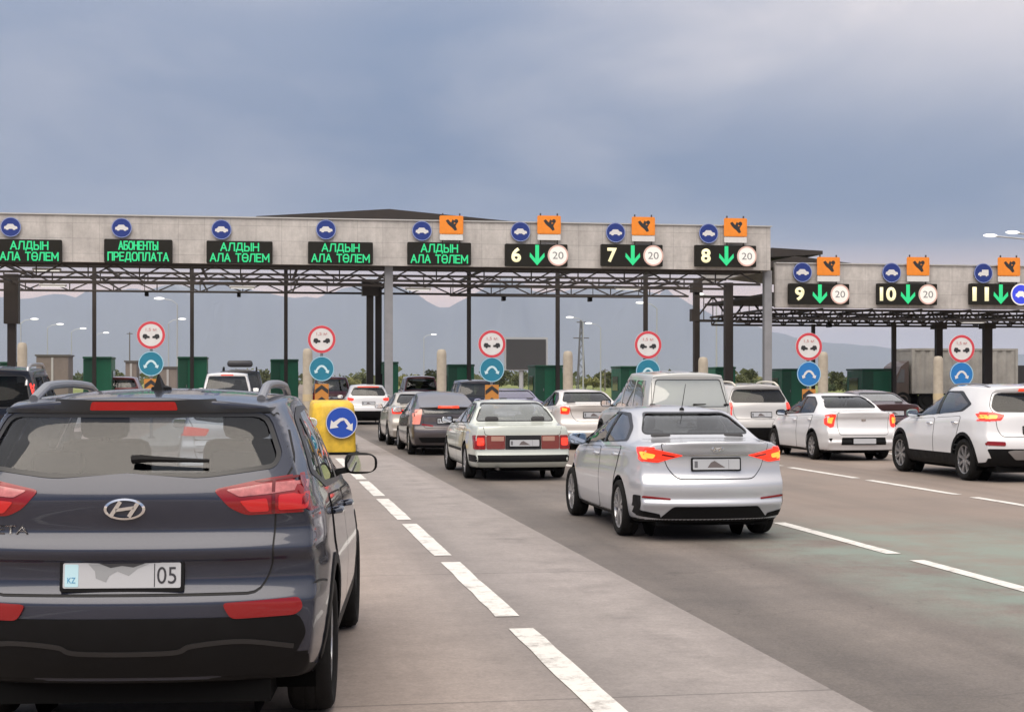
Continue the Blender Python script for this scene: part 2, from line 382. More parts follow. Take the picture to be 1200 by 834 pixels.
class Body:
    """car body surface that openings are cut into and that panels, lamps and glass are laid on"""
    def __init__(self, S):
        self.S = S; self.bm = body_shape(S); b = self.bm
        b.verts.ensure_lookup_table(); b.faces.ensure_lookup_table(); b.normal_update()
        self.vs = [v.co.copy() for v in b.verts]; self.vn = [v.normal.copy() for v in b.verts]
        self.fs = [[v.index for v in f.verts] for f in b.faces]
        self.tree = BVHTree.FromPolygons(self.vs, self.fs)
    def ray(self, p, side):
        x, y = p
        o, d = {'R': ((3, x, y), (-1, 0, 0)), 'L': ((-3, x, y), (1, 0, 0)), 'B': ((x, -3, y), (0, 1, 0)), 'F': ((x, 9, y), (0, -1, 0)), 'T': ((x, y, 5), (0, 0, -1))}[side]
        h, nn, i, dist = self.tree.ray_cast(Vector(o), Vector(d)); self.miss = h is None
        if h is None:
            mid = Vector({'R': (self.S['W'] / 2, x, y), 'L': (-self.S['W'] / 2, x, y), 'B': (x, .1, y), 'F': (x, self.S['L'] - .1, y), 'T': (x, y, 1)}[side])
            h, nn, i, dist = self.tree.find_nearest(mid)
        f = self.fs[i]; w = poly_3d_calc([self.vs[k] for k in f], h)
        n = sum((self.vn[k] * ww for k, ww in zip(f, w)), Vector()).normalized()
        return h, n
    def lay(self, bms, poly, side, off=.004, grid=.05, skirt=0, holes=(), mirror=False):
        """triangulate the outline, drop it on the body and lift it by off; bms = (verts, normals, faces) collector"""
        if mirror: poly = [(-x, z) for x, z in poly]; holes = [[(-x, z) for x, z in h] for h in holes]
        def dense(pl):
            o = []
            for i in range(len(pl)):
                a, b = Vector(pl[i]), Vector(pl[(i + 1) % len(pl)]); k = max(1, int((b - a).length / grid))
                o += [tuple(a.lerp(b, j / k)) for j in range(k)]
            return o
        loops = [dense(poly)] + [dense(h) for h in holes]
        pts, edges = [], []
        for lp in loops:
            s0 = len(pts); pts += lp; edges += [(s0 + i, s0 + (i + 1) % len(lp)) for i in range(len(lp))]
        xs = [p[0] for p in loops[0]]; ys = [p[1] for p in loops[0]]
        x = min(xs) + grid * .5
        while x < max(xs):
            y = min(ys) + grid * .5
            while y < max(ys):
                if inside((x, y), loops[0]) and not any(inside((x, y), h) for h in loops[1:]): pts.append((x, y))
                y += grid
            x += grid
        v, e, f, *_ = delaunay_2d_cdt([Vector(p) for p in pts], edges, [], 0, 1e-5)
        V, Nn, F = bms; used = {}; bad = {}
        cnt = {}
        flip = side in 'LF'
        tris = []
        for t in f:
            c = tuple(sum((v[k] for k in t), Vector((0, 0))) / len(t))
            if not inside(c, loops[0]) or any(inside(c, h) for h in loops[1:]): continue
            ids = []
            for k in t:
                if k not in used:
                    h, n = self.ray(v[k], side); used[k] = len(V); V.append(h + n * off); Nn.append(n)
                    bad[k] = self.miss or (side in 'LR' and abs(n.x) < .42) or (side == 'B' and n.y > -.12)
                ids.append(used[k])
            if any(bad[k] for k in t): continue
            if side == 'L' or side == 'F': ids = ids[::-1]
            tris.append(ids)
            for a, b in zip(ids, ids[1:] + ids[:1]): cnt[a, b] = 1
        for ids in tris:
            # make sure the winding follows the body's normal
            a, b, c = (V[q] for q in ids[:3])
            if (b - a).cross(c - a).dot(Nn[ids[0]]) < 0: ids.reverse()
            F.append(ids)
        if skirt:
            cnt = {}
            for ids in tris:
                for a, b in zip(ids, ids[1:] + ids[:1]): cnt[a, b] = 1
            low = {}
            def lo(i):
                if i not in low: low[i] = len(V); V.append(V[i] - Nn[i] * skirt); Nn.append(Nn[i])
                return low[i]
            for (a, b) in list(cnt):
                if (b, a) not in cnt: F.append([b, a, lo(a), lo(b)])
    def put(self, name, m, parent, parts, off=.004, grid=.05, skirt=0):
        """parts: [(outline, side, holes, mirror)] -> one mesh laid on the body"""
        c = ([], [], [])
        for q in parts:
            poly, side = q[0], q[1]; holes = q[2] if len(q) > 2 else (); mir = q[3] if len(q) > 3 else False
            o = q[4] if len(q) > 4 else off
            self.lay(c, poly, side, o, grid, skirt, holes, mir)
        me = bpy.data.meshes.new(name); me.from_pydata([tuple(x) for x in c[0]], [], c[2]); me.shade_smooth(); me.update()
        if not skirt: me.normals_split_custom_set_from_vertices([tuple(x) for x in c[1]])
        else: me.set_sharp_from_angle(angle=R(40))
        return link(name, me, m, parent)
    def cut(self, poly, side):
        """open the outline in the body: slice the faces along it, then delete what lies inside"""
        S = self.S; bm = self.bm
        def pr(c): return (c.y, c.z) if side in 'LR' else (c.x, c.z)
        def ok(f):
            c = f.calc_center_median()
            if side == 'R': return c.x > .25
            if side == 'L': return c.x < -.25
            f.normal_update()
            if side == 'B': return c.y < S['L'] * .45 and f.normal.y < .05
            return c.y > S['L'] * .45 and f.normal.y > -.05
        x0, x1 = min(p[0] for p in poly) - .15, max(p[0] for p in poly) + .15; y0, y1 = min(p[1] for p in poly) - .15, max(p[1] for p in poly) + .15
        cand = []
        for f in bm.faces:
            c = f.calc_center_median(); q = pr(c)
            if x0 < q[0] < x1 and y0 < q[1] < y1 and ok(f): cand.append((f, q[0], q[1]))
        N = len(poly)
        for i in range(N):
            ax, ay = poly[i]; bx, by = poly[(i + 1) % N]; tx, ty = bx - ax, by - ay; tl = math.hypot(tx, ty)
            if tl < 1e-5: continue
            ux, uy = tx / tl, ty / tl; near = []; rest = []
            bx0, bx1 = min(ax, bx) - .09, max(ax, bx) + .09; by0, by1 = min(ay, by) - .09, max(ay, by) + .09
            for t in cand:
                if not (bx0 < t[1] < bx1 and by0 < t[2] < by1): rest.append(t); continue
                f = t[0]; ps = [pr(v.co) for v in f.verts]
                al = [(p[0] - ax) * ux + (p[1] - ay) * uy for p in ps]; ac = [(p[1] - ay) * ux - (p[0] - ax) * uy for p in ps]
                if max(al) >= -1e-4 and min(al) <= tl + 1e-4 and min(ac) < -1e-6 and max(ac) > 1e-6: near.append(f)
                else: rest.append(t)
            if not near: cand = rest; continue
            g = set(near)
            for f in near: g.update(f.edges); g.update(f.verts)
            if side in 'LR': co, no = (0, ax, ay), (0, -uy, ux)
            else: co, no = (ax, 0, ay), (-uy, 0, ux)
            r = bmesh.ops.bisect_plane(bm, geom=list(g), dist=1e-5, plane_co=co, plane_no=no)
            for q in r['geom']:
                if isinstance(q, bmesh.types.BMFace):
                    c = pr(q.calc_center_median()); rest.append((q, c[0], c[1]))
            cand = rest
        kill = list({t[0] for t in cand if t[0].is_valid and inside((t[1], t[2]), poly)})
        bmesh.ops.delete(bm, geom=kill, context='FACES')

BLACK = lambda: mat('black plastic', (.0055, .0055, .006), .55, noise=(9, .15), spec=.16)
TRIM = lambda: mat('black rubber trim', (.010, .010, .011), .35)
GAP = lambda: mat('panel gap', (.008, .008, .008), .8)
RUBBER = lambda: mat('tyre rubber', (.012, .0115, .011), .9, noise=(14, .25), bump=(60, .2), spec=.15)
ALLOY = lambda: mat('wheel alloy', (.42, .42, .43), .32, .85, noise=(6, .12))
CHROME = lambda: mat('chrome', (.75, .75, .76), .12, 1)
SATIN = lambda: mat('satin aluminium', (.34, .34, .35), .32, .8)
CABIN = lambda: mat('cabin fabric', (.035, .034, .036), .85, noise=(20, .2))
DARKHOLE = lambda: mat('wheel housing', (.003, .003, .003), .9, spec=.05)
RED = lambda: mat('red lens', (.20, .002, .004), .15, coat=.3)
REDIN = lambda: mat('bright red lens', (.48, .014, .014), .15, coat=.3)
DEEPRED = lambda: mat('deep red lens', (.10, .001, .002), .15, coat=.3)
REDLIT = lambda: mat('lit red lens', (.45, .015, .01), .15, coat=.6, emit=(1, .035, .012), estr=.75)
PINK = lambda: mat('clear reflector lens', (.38, .11, .11), .15, coat=.5, noise=(30, .3))
AMBER = lambda: mat('lit amber lens', (.6, .2, .03), .15, coat=.5, emit=(1, .33, .04), estr=1.0)
LAMP3 = lambda: mat('high brake lamp', (.3, .004, .004), .2)
LAMP3LIT = lambda: mat('lit high brake lamp', (.5, .02, .01), .2, emit=(1, .12, .05), estr=.35)
PLATE = lambda: mat('number plate white', (.40, .41, .43), .45)

def make_wheel(parent, x, y, r, w, side, style, name='wheel'):
    """wheel with tyre and rim as sub-parts; side = +1 right, -1 left"""
    hub = bpy.data.objects.new(name, None); COL.objects.link(hub); hub.parent = parent; hub.location = (x, y, r)
    rr = r * style.get('rim', .66)
    bm = bmesh.new(); h = w / 2
    lathe(bm, [(rr * .98, -h * .80), (rr * 1.06, -h * .95), (r * .90, -h * 1.0), (r * .965, -h * .86), (r * .995, -h * .6), (r, -h * .3), (r * .993, -h * .28), (r * .993, -h * .22), (r, -h * .2), (r, h * .2), (r * .993, h * .22),
               (r * .993, h * .28), (r, h * .3), (r * .995, h * .6), (r * .965, h * .86), (r * .90, h), (rr * 1.06, h * .95), (rr * .98, h * .8)], 40, 'X', caps=False)
    from_bm('tyre', bm, RUBBER(), hub, True, 50)
    bm = bmesh.new(); s = side; f = h * .80                       # outer face of the rim
    lathe(bm, [(rr * .995, -s * h * .75), (rr * .9, -s * h * .2), (rr * .88, s * f * .4), (rr * .93, s * f * .95), (rr * 1.0, s * f)], 40, 'X', caps=False)
    n = style.get('spokes', 5)
    lathe(bm, [(.0005, s * f * .86), (rr * .2, s * f * .84), (rr * .23, s * f * .6), (rr * .23, s * f * .3)], 20, 'X')
    for k in range(n):
        a = 2 * math.pi * k / n + style.get('turn', .3)
        for da in ((-.5, .5) if style.get('twin') else (0,)):
            a0 = a + da * (.18 if style.get('twin') else 0); a1 = a + da * .42
            p0 = Vector((s * f * .72, rr * .15 * math.cos(a0), rr * .15 * math.sin(a0))); p1 = Vector((s * f * .80, rr * .93 * math.cos(a1), rr * .93 * math.sin(a1)))
            bar(bm, p0, p1, .03, style.get('sw', .05) * (.62 if style.get('twin') else 1))
    from_bm('rim', bm, ALLOY(), hub, True, 40)
    bm = bmesh.new(); lathe(bm, [(.0005, s * h * .1), (rr * .62, s * h * .1), (rr * .62, -s * h * .1), (.0005, -s * h * .1)], 24, 'X')
    from_bm('brake_disc', bm, mat('brake disc', (.10, .095, .09), .5, .6), hub, True)
    return hub

def make_car(S, label, cat, X, Y, rz=0, sc=1.0, name='parked_car', group=None):
    """a whole car from its spec; origin on the ground under the middle of the rear bumper"""
    t = thing(name, label, cat, (X, Y, S.get('z', .006)), rz, group, sc)
    W2 = S['W'] / 2; B = Body(S); P = S['paint']
    # --- openings
    r = S['r']; axles = S['axles']; ra = r + S.get('archgap', .045)
    arch = [circ(ra, 28, a, r + .01) for a in axles]
    for sd in 'RL':
        for wn in S['side_windows']: B.cut(wn, sd)
        for a in arch: B.cut(a, sd)
    B.cut(S['rear_window'], 'B')
    if S.get('windscreen'): B.cut(S['windscreen'], 'F')
    bm = B.bm
    me = bpy.data.meshes.new('body'); bm.normal_update(); bm.to_mesh(me); bm.free(); me.shade_smooth(); me.set_sharp_from_angle(angle=R(50))
    bo = link('body', me, [P, BLACK()], t)
    for f in me.polygons:
        if f.normal.z < -.42 and f.center.z < S.get('blackz', .24): f.material_index = 1
    # --- wheel housings, floor, cabin
    for a in axles:
        for s in (1, -1):
            bm = bmesh.new()
            g = bmesh.ops.create_cone(bm, cap_ends=True, segments=28, radius1=ra + .004, radius2=ra + .004, depth=.30)['verts']
            bmesh.ops.transform(bm, matrix=Matrix.Translation((s * (W2 * .955 - .15 - .03), a, r + .01)) @ Matrix.Rotation(R(90), 4, 'Y'), verts=g)
            kill = [f for f in {f for v in g for f in v.link_faces} if f.normal.x * s > .9 or f.calc_center_median().z < r * .45]
            bmesh.ops.delete(bm, geom=kill, context='FACES')
            from_bm('wheel_housing', bm, DARKHOLE(), t)
    bm = bmesh.new(); zs = S.get('seatz', .55); yd = S['dash']
    box(bm, (0, (S['cabin0'] + yd) / 2, zs - .18), (W2 * 1.7, yd - S['cabin0'], .04))
    box(bm, (0, yd + .12, zs + .22), (W2 * 1.62, .35, .32), bevel=.08)
    for x in (-.38, .38):
        ys = yd - .95
        box(bm, (x, ys, zs - .03), (.50, .52, .2), bevel=.06); box(bm, (x, ys - .30, zs + .30), (.48, .14, .62), bevel=.06)
        box(bm, (x, ys - .33, zs + .70), (.26, .10, .18), bevel=.05)
        tube(bm, (x, ys - .33, zs + .55), (x, ys - .33, zs + .66), .02)
    yb = yd - 1.85
    box(bm, (0, yb, zs - .03), (W2 * 1.4, .5, .2), bevel=.06); box(bm, (0, yb - .28, zs + .22), (W2 * 1.4, .14, .46), bevel=.06)
    for x in (-.42, .42): box(bm, (x, yb - .30, zs + .53), (.24, .1, .12), bevel=.04)
    from_bm('seats', bm, CABIN(), t, True)
    # --- glass and its black surround
    surround = [(S['dlo'], sd, S['side_windows']) for sd in 'RL'] if S.get('dlo') else []
    if S.get('rear_surround', 1): surround.append((rounded(grow(S['rear_window'], S.get('rsw', .03)), .03), 'B', [S['rear_window']]))
    if S.get('windscreen'): surround.append((grow(S['windscreen'], .03), 'F', [S['windscreen']]))
    if surround: B.put('window_surround', S.get('trim', TRIM)(), t, surround, .003, .06)
    G = S.get('glass') or glass_mat('tinted glass', (.14, .15, .16), refl=.6)
    for sd in 'LR':
        for wn in S['side_windows']: B.put('side_window', S.get('side_glass') or G, t, [(grow(wn, .012), sd)], -.006, .12)
    B.put('rear_window', S.get('rear_glass') or G, t, [(grow(S['rear_window'], .012), 'B')], -.006, .1)
    if S.get('windscreen'): B.put('windscreen', S.get('screen_glass') or glass_mat('windscreen glass', (.72, .76, .75)), t, [(grow(S['windscreen'], .012), 'F')], -.006, .1)
    # --- doors: raised panels over a dark gap
    gaps = []
    for dn in S.get('doors', []):
        for sd in 'LR':
            d = B.put('door', P, t, [(dn['o'], sd)], .0055, .05, skirt=0)
            gaps.append((grow(dn['o'], .009), sd))
            if 'h' in dn:
                hy, hz = dn['h']; bm = bmesh.new(); h0, n0 = B.ray((hy, hz), sd)
                s = 1 if sd == 'R' else -1
                path_tube(bm, [h0 + Vector((s * .006, -.10, 0)), h0 + Vector((s * .035, -.07, .004)), h0 + Vector((s * .040, 0, .006)), h0 + Vector((s * .035, .07, .004)), h0 + Vector((s * .006, .10, 0))], [.012, .016, .017, .016, .012])
                from_bm('handle', bm, S.get('handle_mat', P), d, True)
    for q in S.get('gap_lines', []):
        gaps.append((strip(smooth_path(q[1], 5) if len(q[1]) > 2 else q[1], .010), q[0]))
        if q[0] in 'R': gaps.append((strip(smooth_path(q[1], 5) if len(q[1]) > 2 else q[1], .010), 'L'))
    if S.get('tailgate'):
        holes = [grow(S['rear_window'], S.get('rsw', .03) + .004)] if S.get('hatch') else []
        B.put(S.get('lid_name', 'tailgate'), P, t, [(S['tailgate'], 'B', holes)], .0055, S.get('grid', .05))
        gaps.append((grow(S['tailgate'], .009), 'B', list(holes) + [grow(S['tailgate'], -.02)] if not holes else list(holes)))
    if gaps: B.put('panel_gap', GAP(), t, gaps, .0022, min(.06, S.get('grid', .06)))
    # --- cladding
    clad = []
    for q in S.get('clad', []):
        clad.append(q)
        if q[1] == 'R': clad.append((q[0], 'L') + tuple(q[2:]))
    if S.get('archclad'):
        for a, o in zip(axles, arch):
            ring = [(x, max(z, S['archz'])) for x, z in circ(ra + S['archclad'], 32, a, r + .01)]
            for sd in 'RL': B.put('arch_trim', BLACK(), t, [(ring, sd, [o])], .0078, .05, skirt=.006)
    for q in clad: B.put('lower_cladding', BLACK(), t, [q], .007, S.get('grid', .05), skirt=.006)
    for q in S.get('extra', []):                     # (name, material, [(outline, side, holes, mirror, off)], off, skirt)
        B.put(q[0], q[1](), t, q[2], q[3], .04, q[4])
    # --- lamps: both sides
    for mir in (False, True):
        sd = 'L' if mir else 'R'
        for ln in S.get('lamps', []):
            parts = []
            if 'B' in ln: parts.append((ln['B'], 'B', (), mir))
            lo = B.put(ln.get('name', 'tail_light'), ln['m'](), t, parts, ln.get('off', .010), .04, skirt=ln.get('off', .010) - .001)
            if 'S' in ln: B.put('side_lens', ln['m'](), lo, [(ln['S'], sd)], ln.get('off', .010) - .001, .04)
            for sub in ln.get('sub', []):
                B.put(sub.get('name', 'lens'), sub['m'](), lo, [(sub['B'], 'B', (), mir)] if 'B' in sub else [(sub['S'], sd)], sub.get('off', .0125), .04)
    # --- wheels
    for a in axles:
        for s in (1, -1): make_wheel(t, s * (W2 * .998 - S.get('tw', .2) / 2), a, r, S.get('tw', .2), s, S['wheel'])
    # --- number plate
    if S.get('plate'):
        px, pz, ang = S['plate']; h0, n0 = B.ray((px, pz), 'B')
        pl = bpy.data.objects.new('number_plate', None); COL.objects.link(pl); pl.parent = t
        pl.location = (px, h0.y - .022, pz); pl.rotation_euler = (R(-ang), 0, 0)
        bm = bmesh.new(); plate(bm, rrect(.55, .145, .012), .004, .03); from_bm('plate_frame', bm, BLACK(), pl)
        bm = bmesh.new(); plate(bm, rrect(.52, .112, .008), 0, .006); from_bm('plate_face', bm, PLATE(), pl)
        if S.get('plate_detail'):
            bm = bmesh.new(); plate(bm, rrect(.06, .1, .006, cx=-.222), -.0015, .002); from_bm('plate_band', bm, mat('plate band', (.42, .62, .68), .4), pl)
            ink = mat('plate ink', (.02, .02, .025), .5)
            text_obj('lettering', '05', ink, pl, (.198, -.001, 0), w=.085, h=.075, bold=.0, depth_=.001)
            text_obj('lettering', 'KZ', mat('plate blue ink', (.05, .25, .45), .5), pl, (-.222, -.002, -.02), w=.035, h=.025, depth_=.001)
            bm = bmesh.new()  # jagged grey patches added to hide the plate's characters
            plate(bm, [(-.15, .052), (-.12, .02), (-.115, -.012), (-.07, -.03), (-.055, .0), (-.02, .018), (.03, -.002), (.07, .03), (.12, .05)], -.001, .002)
            from_bm('plate_redaction', bm, mat('grey redaction', (.25, .26, .27), .7), pl)
            bm = bmesh.new(); plate(bm, [(-.10, .053), (-.05, .034), (.0, .043), (.05, .036), (.10, .053)], -.0025, .001); from_bm('plate_redaction', bm, mat('dark redaction', (.03, .03, .033), .7), pl)
            bm = bmesh.new(); plate(bm, [(.142, -.052), (.146, -.052), (.146, .052), (.142, .052)], -.001, .001); from_bm('divider', bm, ink, pl)
        elif S.get('plate_marks', True):
            bm = bmesh.new(); plate(bm, [(.135, -.05), (.139, -.05), (.139, .05), (.135, .05)], -.001, .001); from_bm('divider', bm, mat('plate ink soft', (.11, .11, .12), .5), pl)
            bm = bmesh.new(); plate(bm, rrect(.035, .07, .004, cx=-.225), -.0012, .001); from_bm('plate_band', bm, mat('plate ink soft', (.11, .11, .12), .5), pl)
            bm = bmesh.new(); plate(bm, [(-.10, -.035), (-.06, .02), (-.02, .038), (.05, -.005), (.10, -.035)], -.001, .002)  # grey redaction patch over the characters
            from_bm('plate_redaction', bm, mat('grey redaction dark', (.12, .10, .10), .7), pl)
    # --- mirrors
    my, mz = S['mirror']
    for s in (1, -1):
        h0, n0 = B.ray((my, mz - .02), 'R' if s > 0 else 'L'); ms = S.get('mirror_size', 1)
        bm = bmesh.new(); g = bmesh.ops.create_uvsphere(bm, u_segments=20, v_segments=12, radius=1)['verts']
        for v in g:
            c = v.co; q = lambda a, e: math.copysign(abs(a) ** e, a)
            y = q(c.y, .75) * .075 * ms
            if y < 0: y *= .35
            v.co = Vector((q(c.x, .7) * .115 * ms, y, q(c.z, .65) * .075 * ms * (1 - .12 * s * c.x)))
        bmesh.ops.translate(bm, vec=(h0.x + s * (.15 * ms), my, mz + .035), verts=g)
        mo = from_bm('mirror', bm, S.get('mirror_mat', P), t, True)
        bm = bmesh.new(); bar(bm, (h0.x - s * .03, my + .02, mz - .02), (h0.x + s * .09, my + .02, mz), .05, .035); from_bm('mirror_arm', bm, BLACK(), mo)
        bm = bmesh.new(); plate(bm, rrect(.19 * ms, .115 * ms, .04 * ms), -.004, .002, (h0.x + s * .152 * ms, my - .025 * ms, mz + .035)); from_bm('mirror_glass', bm, mat('mirror glass', (.8, .82, .84), .03, 1), mo)
    # --- roof fittings
    if S.get('rails'):
        y0, y1, xr, hh = S['rails']
        for s in (1, -1):
            pts = []
            for k in range(15):
                f = k / 14; y = y0 + (y1 - y0) * f; h0, n0 = B.ray((s * xr, y), 'T')
                lift = hh * min(1, math.sin(math.pi * min(1, max(0, f))) * 2.2)
                pts.append(h0 + Vector((0, 0, lift + .002)))
            bm = bmesh.new(); path_tube(bm, pts, S.get('railr', .02), 10)
            from_bm('roof_rail', bm, S.get('rail_mat', SATIN)(), t, True)
    if S.get('antenna'):
        kind, ax, ay = S['antenna']; h0, n0 = B.ray((ax, ay), 'T'); bm = bmesh.new()
        if kind == 'fin':
            plate(bm, [(-.11, -.01), (.10, -.01), (.02, .012), (-.06, .075), (-.09, .078)], -.022, .022)
            for v in bm.verts: v.co.y *= max(.12, 1 - v.co.z / .085)
            bmesh.ops.transform(bm, matrix=Matrix.Translation(h0) @ Matrix.Rotation(R(90), 4, 'Z'), verts=bm.verts)
            lathe(bm, [(.055, -.01), (.05, .012), (.025, .02)], 16, 'Z', h0)
            from_bm('antenna', bm, BLACK(), t, True)
        else:
            lathe(bm, [(.03, -.005), (.025, .02), (.01, .03)], 14, 'Z', h0); path_tube(bm, [h0 + Vector((0, 0, .02)), h0 + Vector((0, -.16, .30))], [.005, .003], 6); from_bm('antenna', bm, BLACK(), t, True)
    if S.get('wiper'):
        x0, x1, z0, z1 = S['wiper']; pts = [B.ray((x0 + (x1 - x0) * k / 8, z0 + (z1 - z0) * k / 8), 'B') for k in range(9)]
        bm = bmesh.new(); path_tube(bm, [h + n * (.03 if k else .02) for k, (h, n) in enumerate(pts)], [.020, .018, .015, .013, .012, .011, .010, .009, .008], 8); from_bm('rear_wiper', bm, BLACK(), t, True)
    if S.get('exhaust'):
        ex, ez = S['exhaust']; bm = bmesh.new(); tube(bm, (ex, .02, ez), (ex, .35, ez), .032, seg=16, caps=False); tube(bm, (ex, .04, ez), (ex, .34, ez), .026, seg=16); from_bm('exhaust_pipe', bm, mat('exhaust steel', (.12, .11, .10), .5, .7), t, True)
    # --- underbody, made low and wide to deepen the shade below
    bm = bmesh.new(); box(bm, (0, S['L'] * .5, .27), (W2 * 1.42, S['L'] * .90, .20)); tube(bm, (-W2 * .8, axles[0], r * .9), (W2 * .8, axles[0], r * .9), .05); box(bm, (.3, .62, .26), (.5, .3, .16), bevel=.05)
    from_bm('underbody', bm, mat('underbody', (.004, .004, .004), .9, spec=.1), t)
    # --- front lamps (seen from the side)
    if S.get('headlamp'):
        for mir in (False, True):
            B.put('headlight', mat('headlamp glass', (.6, .62, .65), .08, coat=1), t, [(S['headlamp'], 'L' if mir else 'R')], .006, .05)
    return t, B

# ------------------------------------------------------------------ car types
def rd(poly, r=.06): return rounded(poly, r, 3)
def sym(half):
    """right half outline (bottom to top) mirrored to a closed outline"""
    return half + [(-x, z) for x, z in half[::-1]]
def spec(base, **kw):
    s = dict(base); s.update(kw); return s

CROSSOVER = dict(
    L=4.27, W=1.78, r=.338, tw=.215, axles=(.84, 3.43), sub=1, z=.006, hatch=True, corner=.055, cornerf=.10, bulge=(.15, .35), crown=.045,
    top=[(0, 1.545), (.26, 1.555), (.6, 1.585), (1.3, 1.605), (2.0, 1.585), (2.45, 1.50), (3.15, 1.06), (3.6, 1.0), (4.0, .93), (4.27, .80)],
    belt=[(0, 1.10), (1, 1.08), (2, 1.05), (3, 1.0), (3.2, .98), (4.27, .76)], bot=[(0, .36), (.3, .27), (1, .22), (3.6, .22), (4.27, .26)],
    wid=[(0, .885), (1, .895), (3, .89), (4.27, .86)], roofw=[(0, .62), (.3, .635), (1.5, .64), (2.4, .61), (3.15, .74), (3.6, .74), (4.27, .62)],
    rear=[(.3, .10), (.40, .04), (.50, .012), (.59, 0), (.655, .0), (.675, .012), (.70, .050), (.76, .058), (.825, .052), (.85, .022), (.885, .012), (.92, .034), (.945, .064), (.97, .070), (1.0, .066), (1.05, .054), (1.11, .048), (1.15, .054), (1.2, .078), (1.25, .115), (1.48, .27), (1.56, .22)],
    T=[0, .03, .07, .14, .22, .31, .38, .405, .43, .46, .52, .60, .635, .665, .70, .735, .765, .79, .83, .88, .94, 1.0],
    front=[(.25, 4.2), (.5, 4.27), (.8, 4.22), (1.0, 4.05), (1.3, 3.2), (1.6, 2.6)],
    side_windows=[rd([(1.99, 1.09), (2.95, 1.06), (2.60, 1.38), (2.3, 1.475), (1.99, 1.49)], .04), rd([(1.04, 1.135), (1.90, 1.095), (1.90, 1.495), (1.17, 1.475)], .04), rd([(.62, 1.215), (.93, 1.15), (1.05, 1.455), (.92, 1.44)], .03)],
    dlo=rd([(.50, 1.20), (1.0, 1.10), (3.08, 1.03), (2.66, 1.40), (2.3, 1.51), (1.15, 1.51), (.80, 1.46)], .06),
    rear_window=rd(sym([(.0, 1.225), (.35, 1.225), (.64, 1.26), (.655, 1.30), (.585, 1.475)]), .05), rsw=.02,
    windscreen=rd(sym([(.72, 1.10), (.56, 1.46)]), .06),
    doors=[dict(o=rd([(1.96, .36), (2.98, .36), (3.06, .70), (3.04, .985), (1.96, 1.02)], .08), h=(2.13, .93)), dict(o=rd([(1.02, .70), (1.24, .42), (1.30, .36), (1.94, .36), (1.94, 1.02), (.98, 1.06)], .08), h=(1.15, .97))],
    tailgate=rd(sym([(.59, .69), (.645, .80), (.66, 1.15), (.735, 1.25), (.655, 1.488)]), .05),
    gap_lines=[('R', [(.05, .70), (.25, .72), (.42, .70)])],
    archclad=.055, archz=.25, blackz=.46, seatz=.72, dash=2.75, cabin0=.45, mirror=(2.62, 1.10), wheel=dict(spokes=5, twin=True, rim=.70, sw=.06),
    clad=[(rd([(-.77, .585), (.77, .585), (.80, .50), (.70, .31), (-.70, .31), (-.80, .50)], .03), 'B'), (rd([(1.15, .25), (3.1, .25), (3.08, .40), (1.2, .40)], .03), 'R')],
    plate=(-.01, .775, 6), headlamp=rd([(3.75, .82), (4.05, .76), (4.05, .90), (3.7, .95)], .04))

SEDAN = dict(
    L=4.40, W=1.76, r=.312, tw=.2, axles=(.98, 3.58), corner=.065, cornerf=.12, bulge=(.17, .35), crown=.045,
    top=[(0, 1.09), (.12, 1.105), (.45, 1.11), (.70, 1.125), (1.0, 1.25), (1.3, 1.37), (1.75, 1.43), (2.2, 1.44), (2.7, 1.40), (3.0, 1.30), (3.72, 1.0), (4.1, .9), (4.4, .72)],
    belt=[(0, 1.0), (.6, 1.02), (1.2, 1.0), (3, .93), (3.7, .87), (4.4, .62)], bot=[(0, .25), (.3, .21), (1, .18), (3.6, .18), (4.4, .2)],
    wid=[(0, .84), (1, .86), (3, .86), (4.4, .83)], roofw=[(0, .70), (.6, .69), (1.3, .575), (1.7, .57), (2.5, .56), (3.0, .60), (3.7, .74), (4.4, .62)],
    rear=[(.22, .10), (.34, .045), (.385, .012), (.41, .0), (.44, .012), (.47, .03), (.50, .02), (.56, .004), (.62, .006), (.66, .03), (.70, .065), (.84, .08), (.92, .078), (.945, .05), (1.02, .02), (1.06, .0), (1.12, .05)],
    T=[0, .05, .12, .17, .20, .235, .27, .31, .36, .42, .48, .53, .57, .62, .70, .78, .86, .90, .94, .97, 1.0],
    front=[(.2, 4.34), (.45, 4.4), (.7, 4.36), (.9, 4.2), (1.1, 3.6), (1.45, 2.6)],
    side_windows=[rd([(2.02, 1.005), (3.22, .975), (2.72, 1.25), (2.42, 1.335), (2.02, 1.35)], .04), rd([(1.04, 1.07), (1.94, 1.01), (1.94, 1.35), (1.56, 1.325), (1.2, 1.2)], .05)],
    dlo=rd([(.92, 1.055), (3.38, .945), (2.76, 1.28), (2.4, 1.37), (1.52, 1.36), (1.12, 1.21)], .06),
    rear_window=rd(sym([(.61, 1.145), (.475, 1.355)]), .05), windscreen=rd(sym([(.68, 1.05), (.5, 1.34)]), .05), rsw=.015,
    doors=[dict(o=rd([(2.0, .25), (3.1, .25), (3.2, .6), (3.16, .91), (2.0, .955)], .08), h=(2.14, .87)), dict(o=rd([(1.22, .62), (1.36, .3), (1.42, .25), (1.98, .25), (1.98, .955), (1.0, .995)], .08), h=(1.16, .90))],
    tailgate=rd(sym([(.42, .68), (.52, .80), (.555, .92), (.60, 1.075)]), .06), lid_name='boot_lid',
    seatz=.55, dash=2.95, cabin0=1.0, mirror=(2.80, .985), wheel=dict(spokes=5, twin=True, rim=.74, sw=.055),
    plate=(0, .835, 4), headlamp=rd([(3.85, .66), (4.2, .6), (4.2, .72), (3.8, .8)], .04))

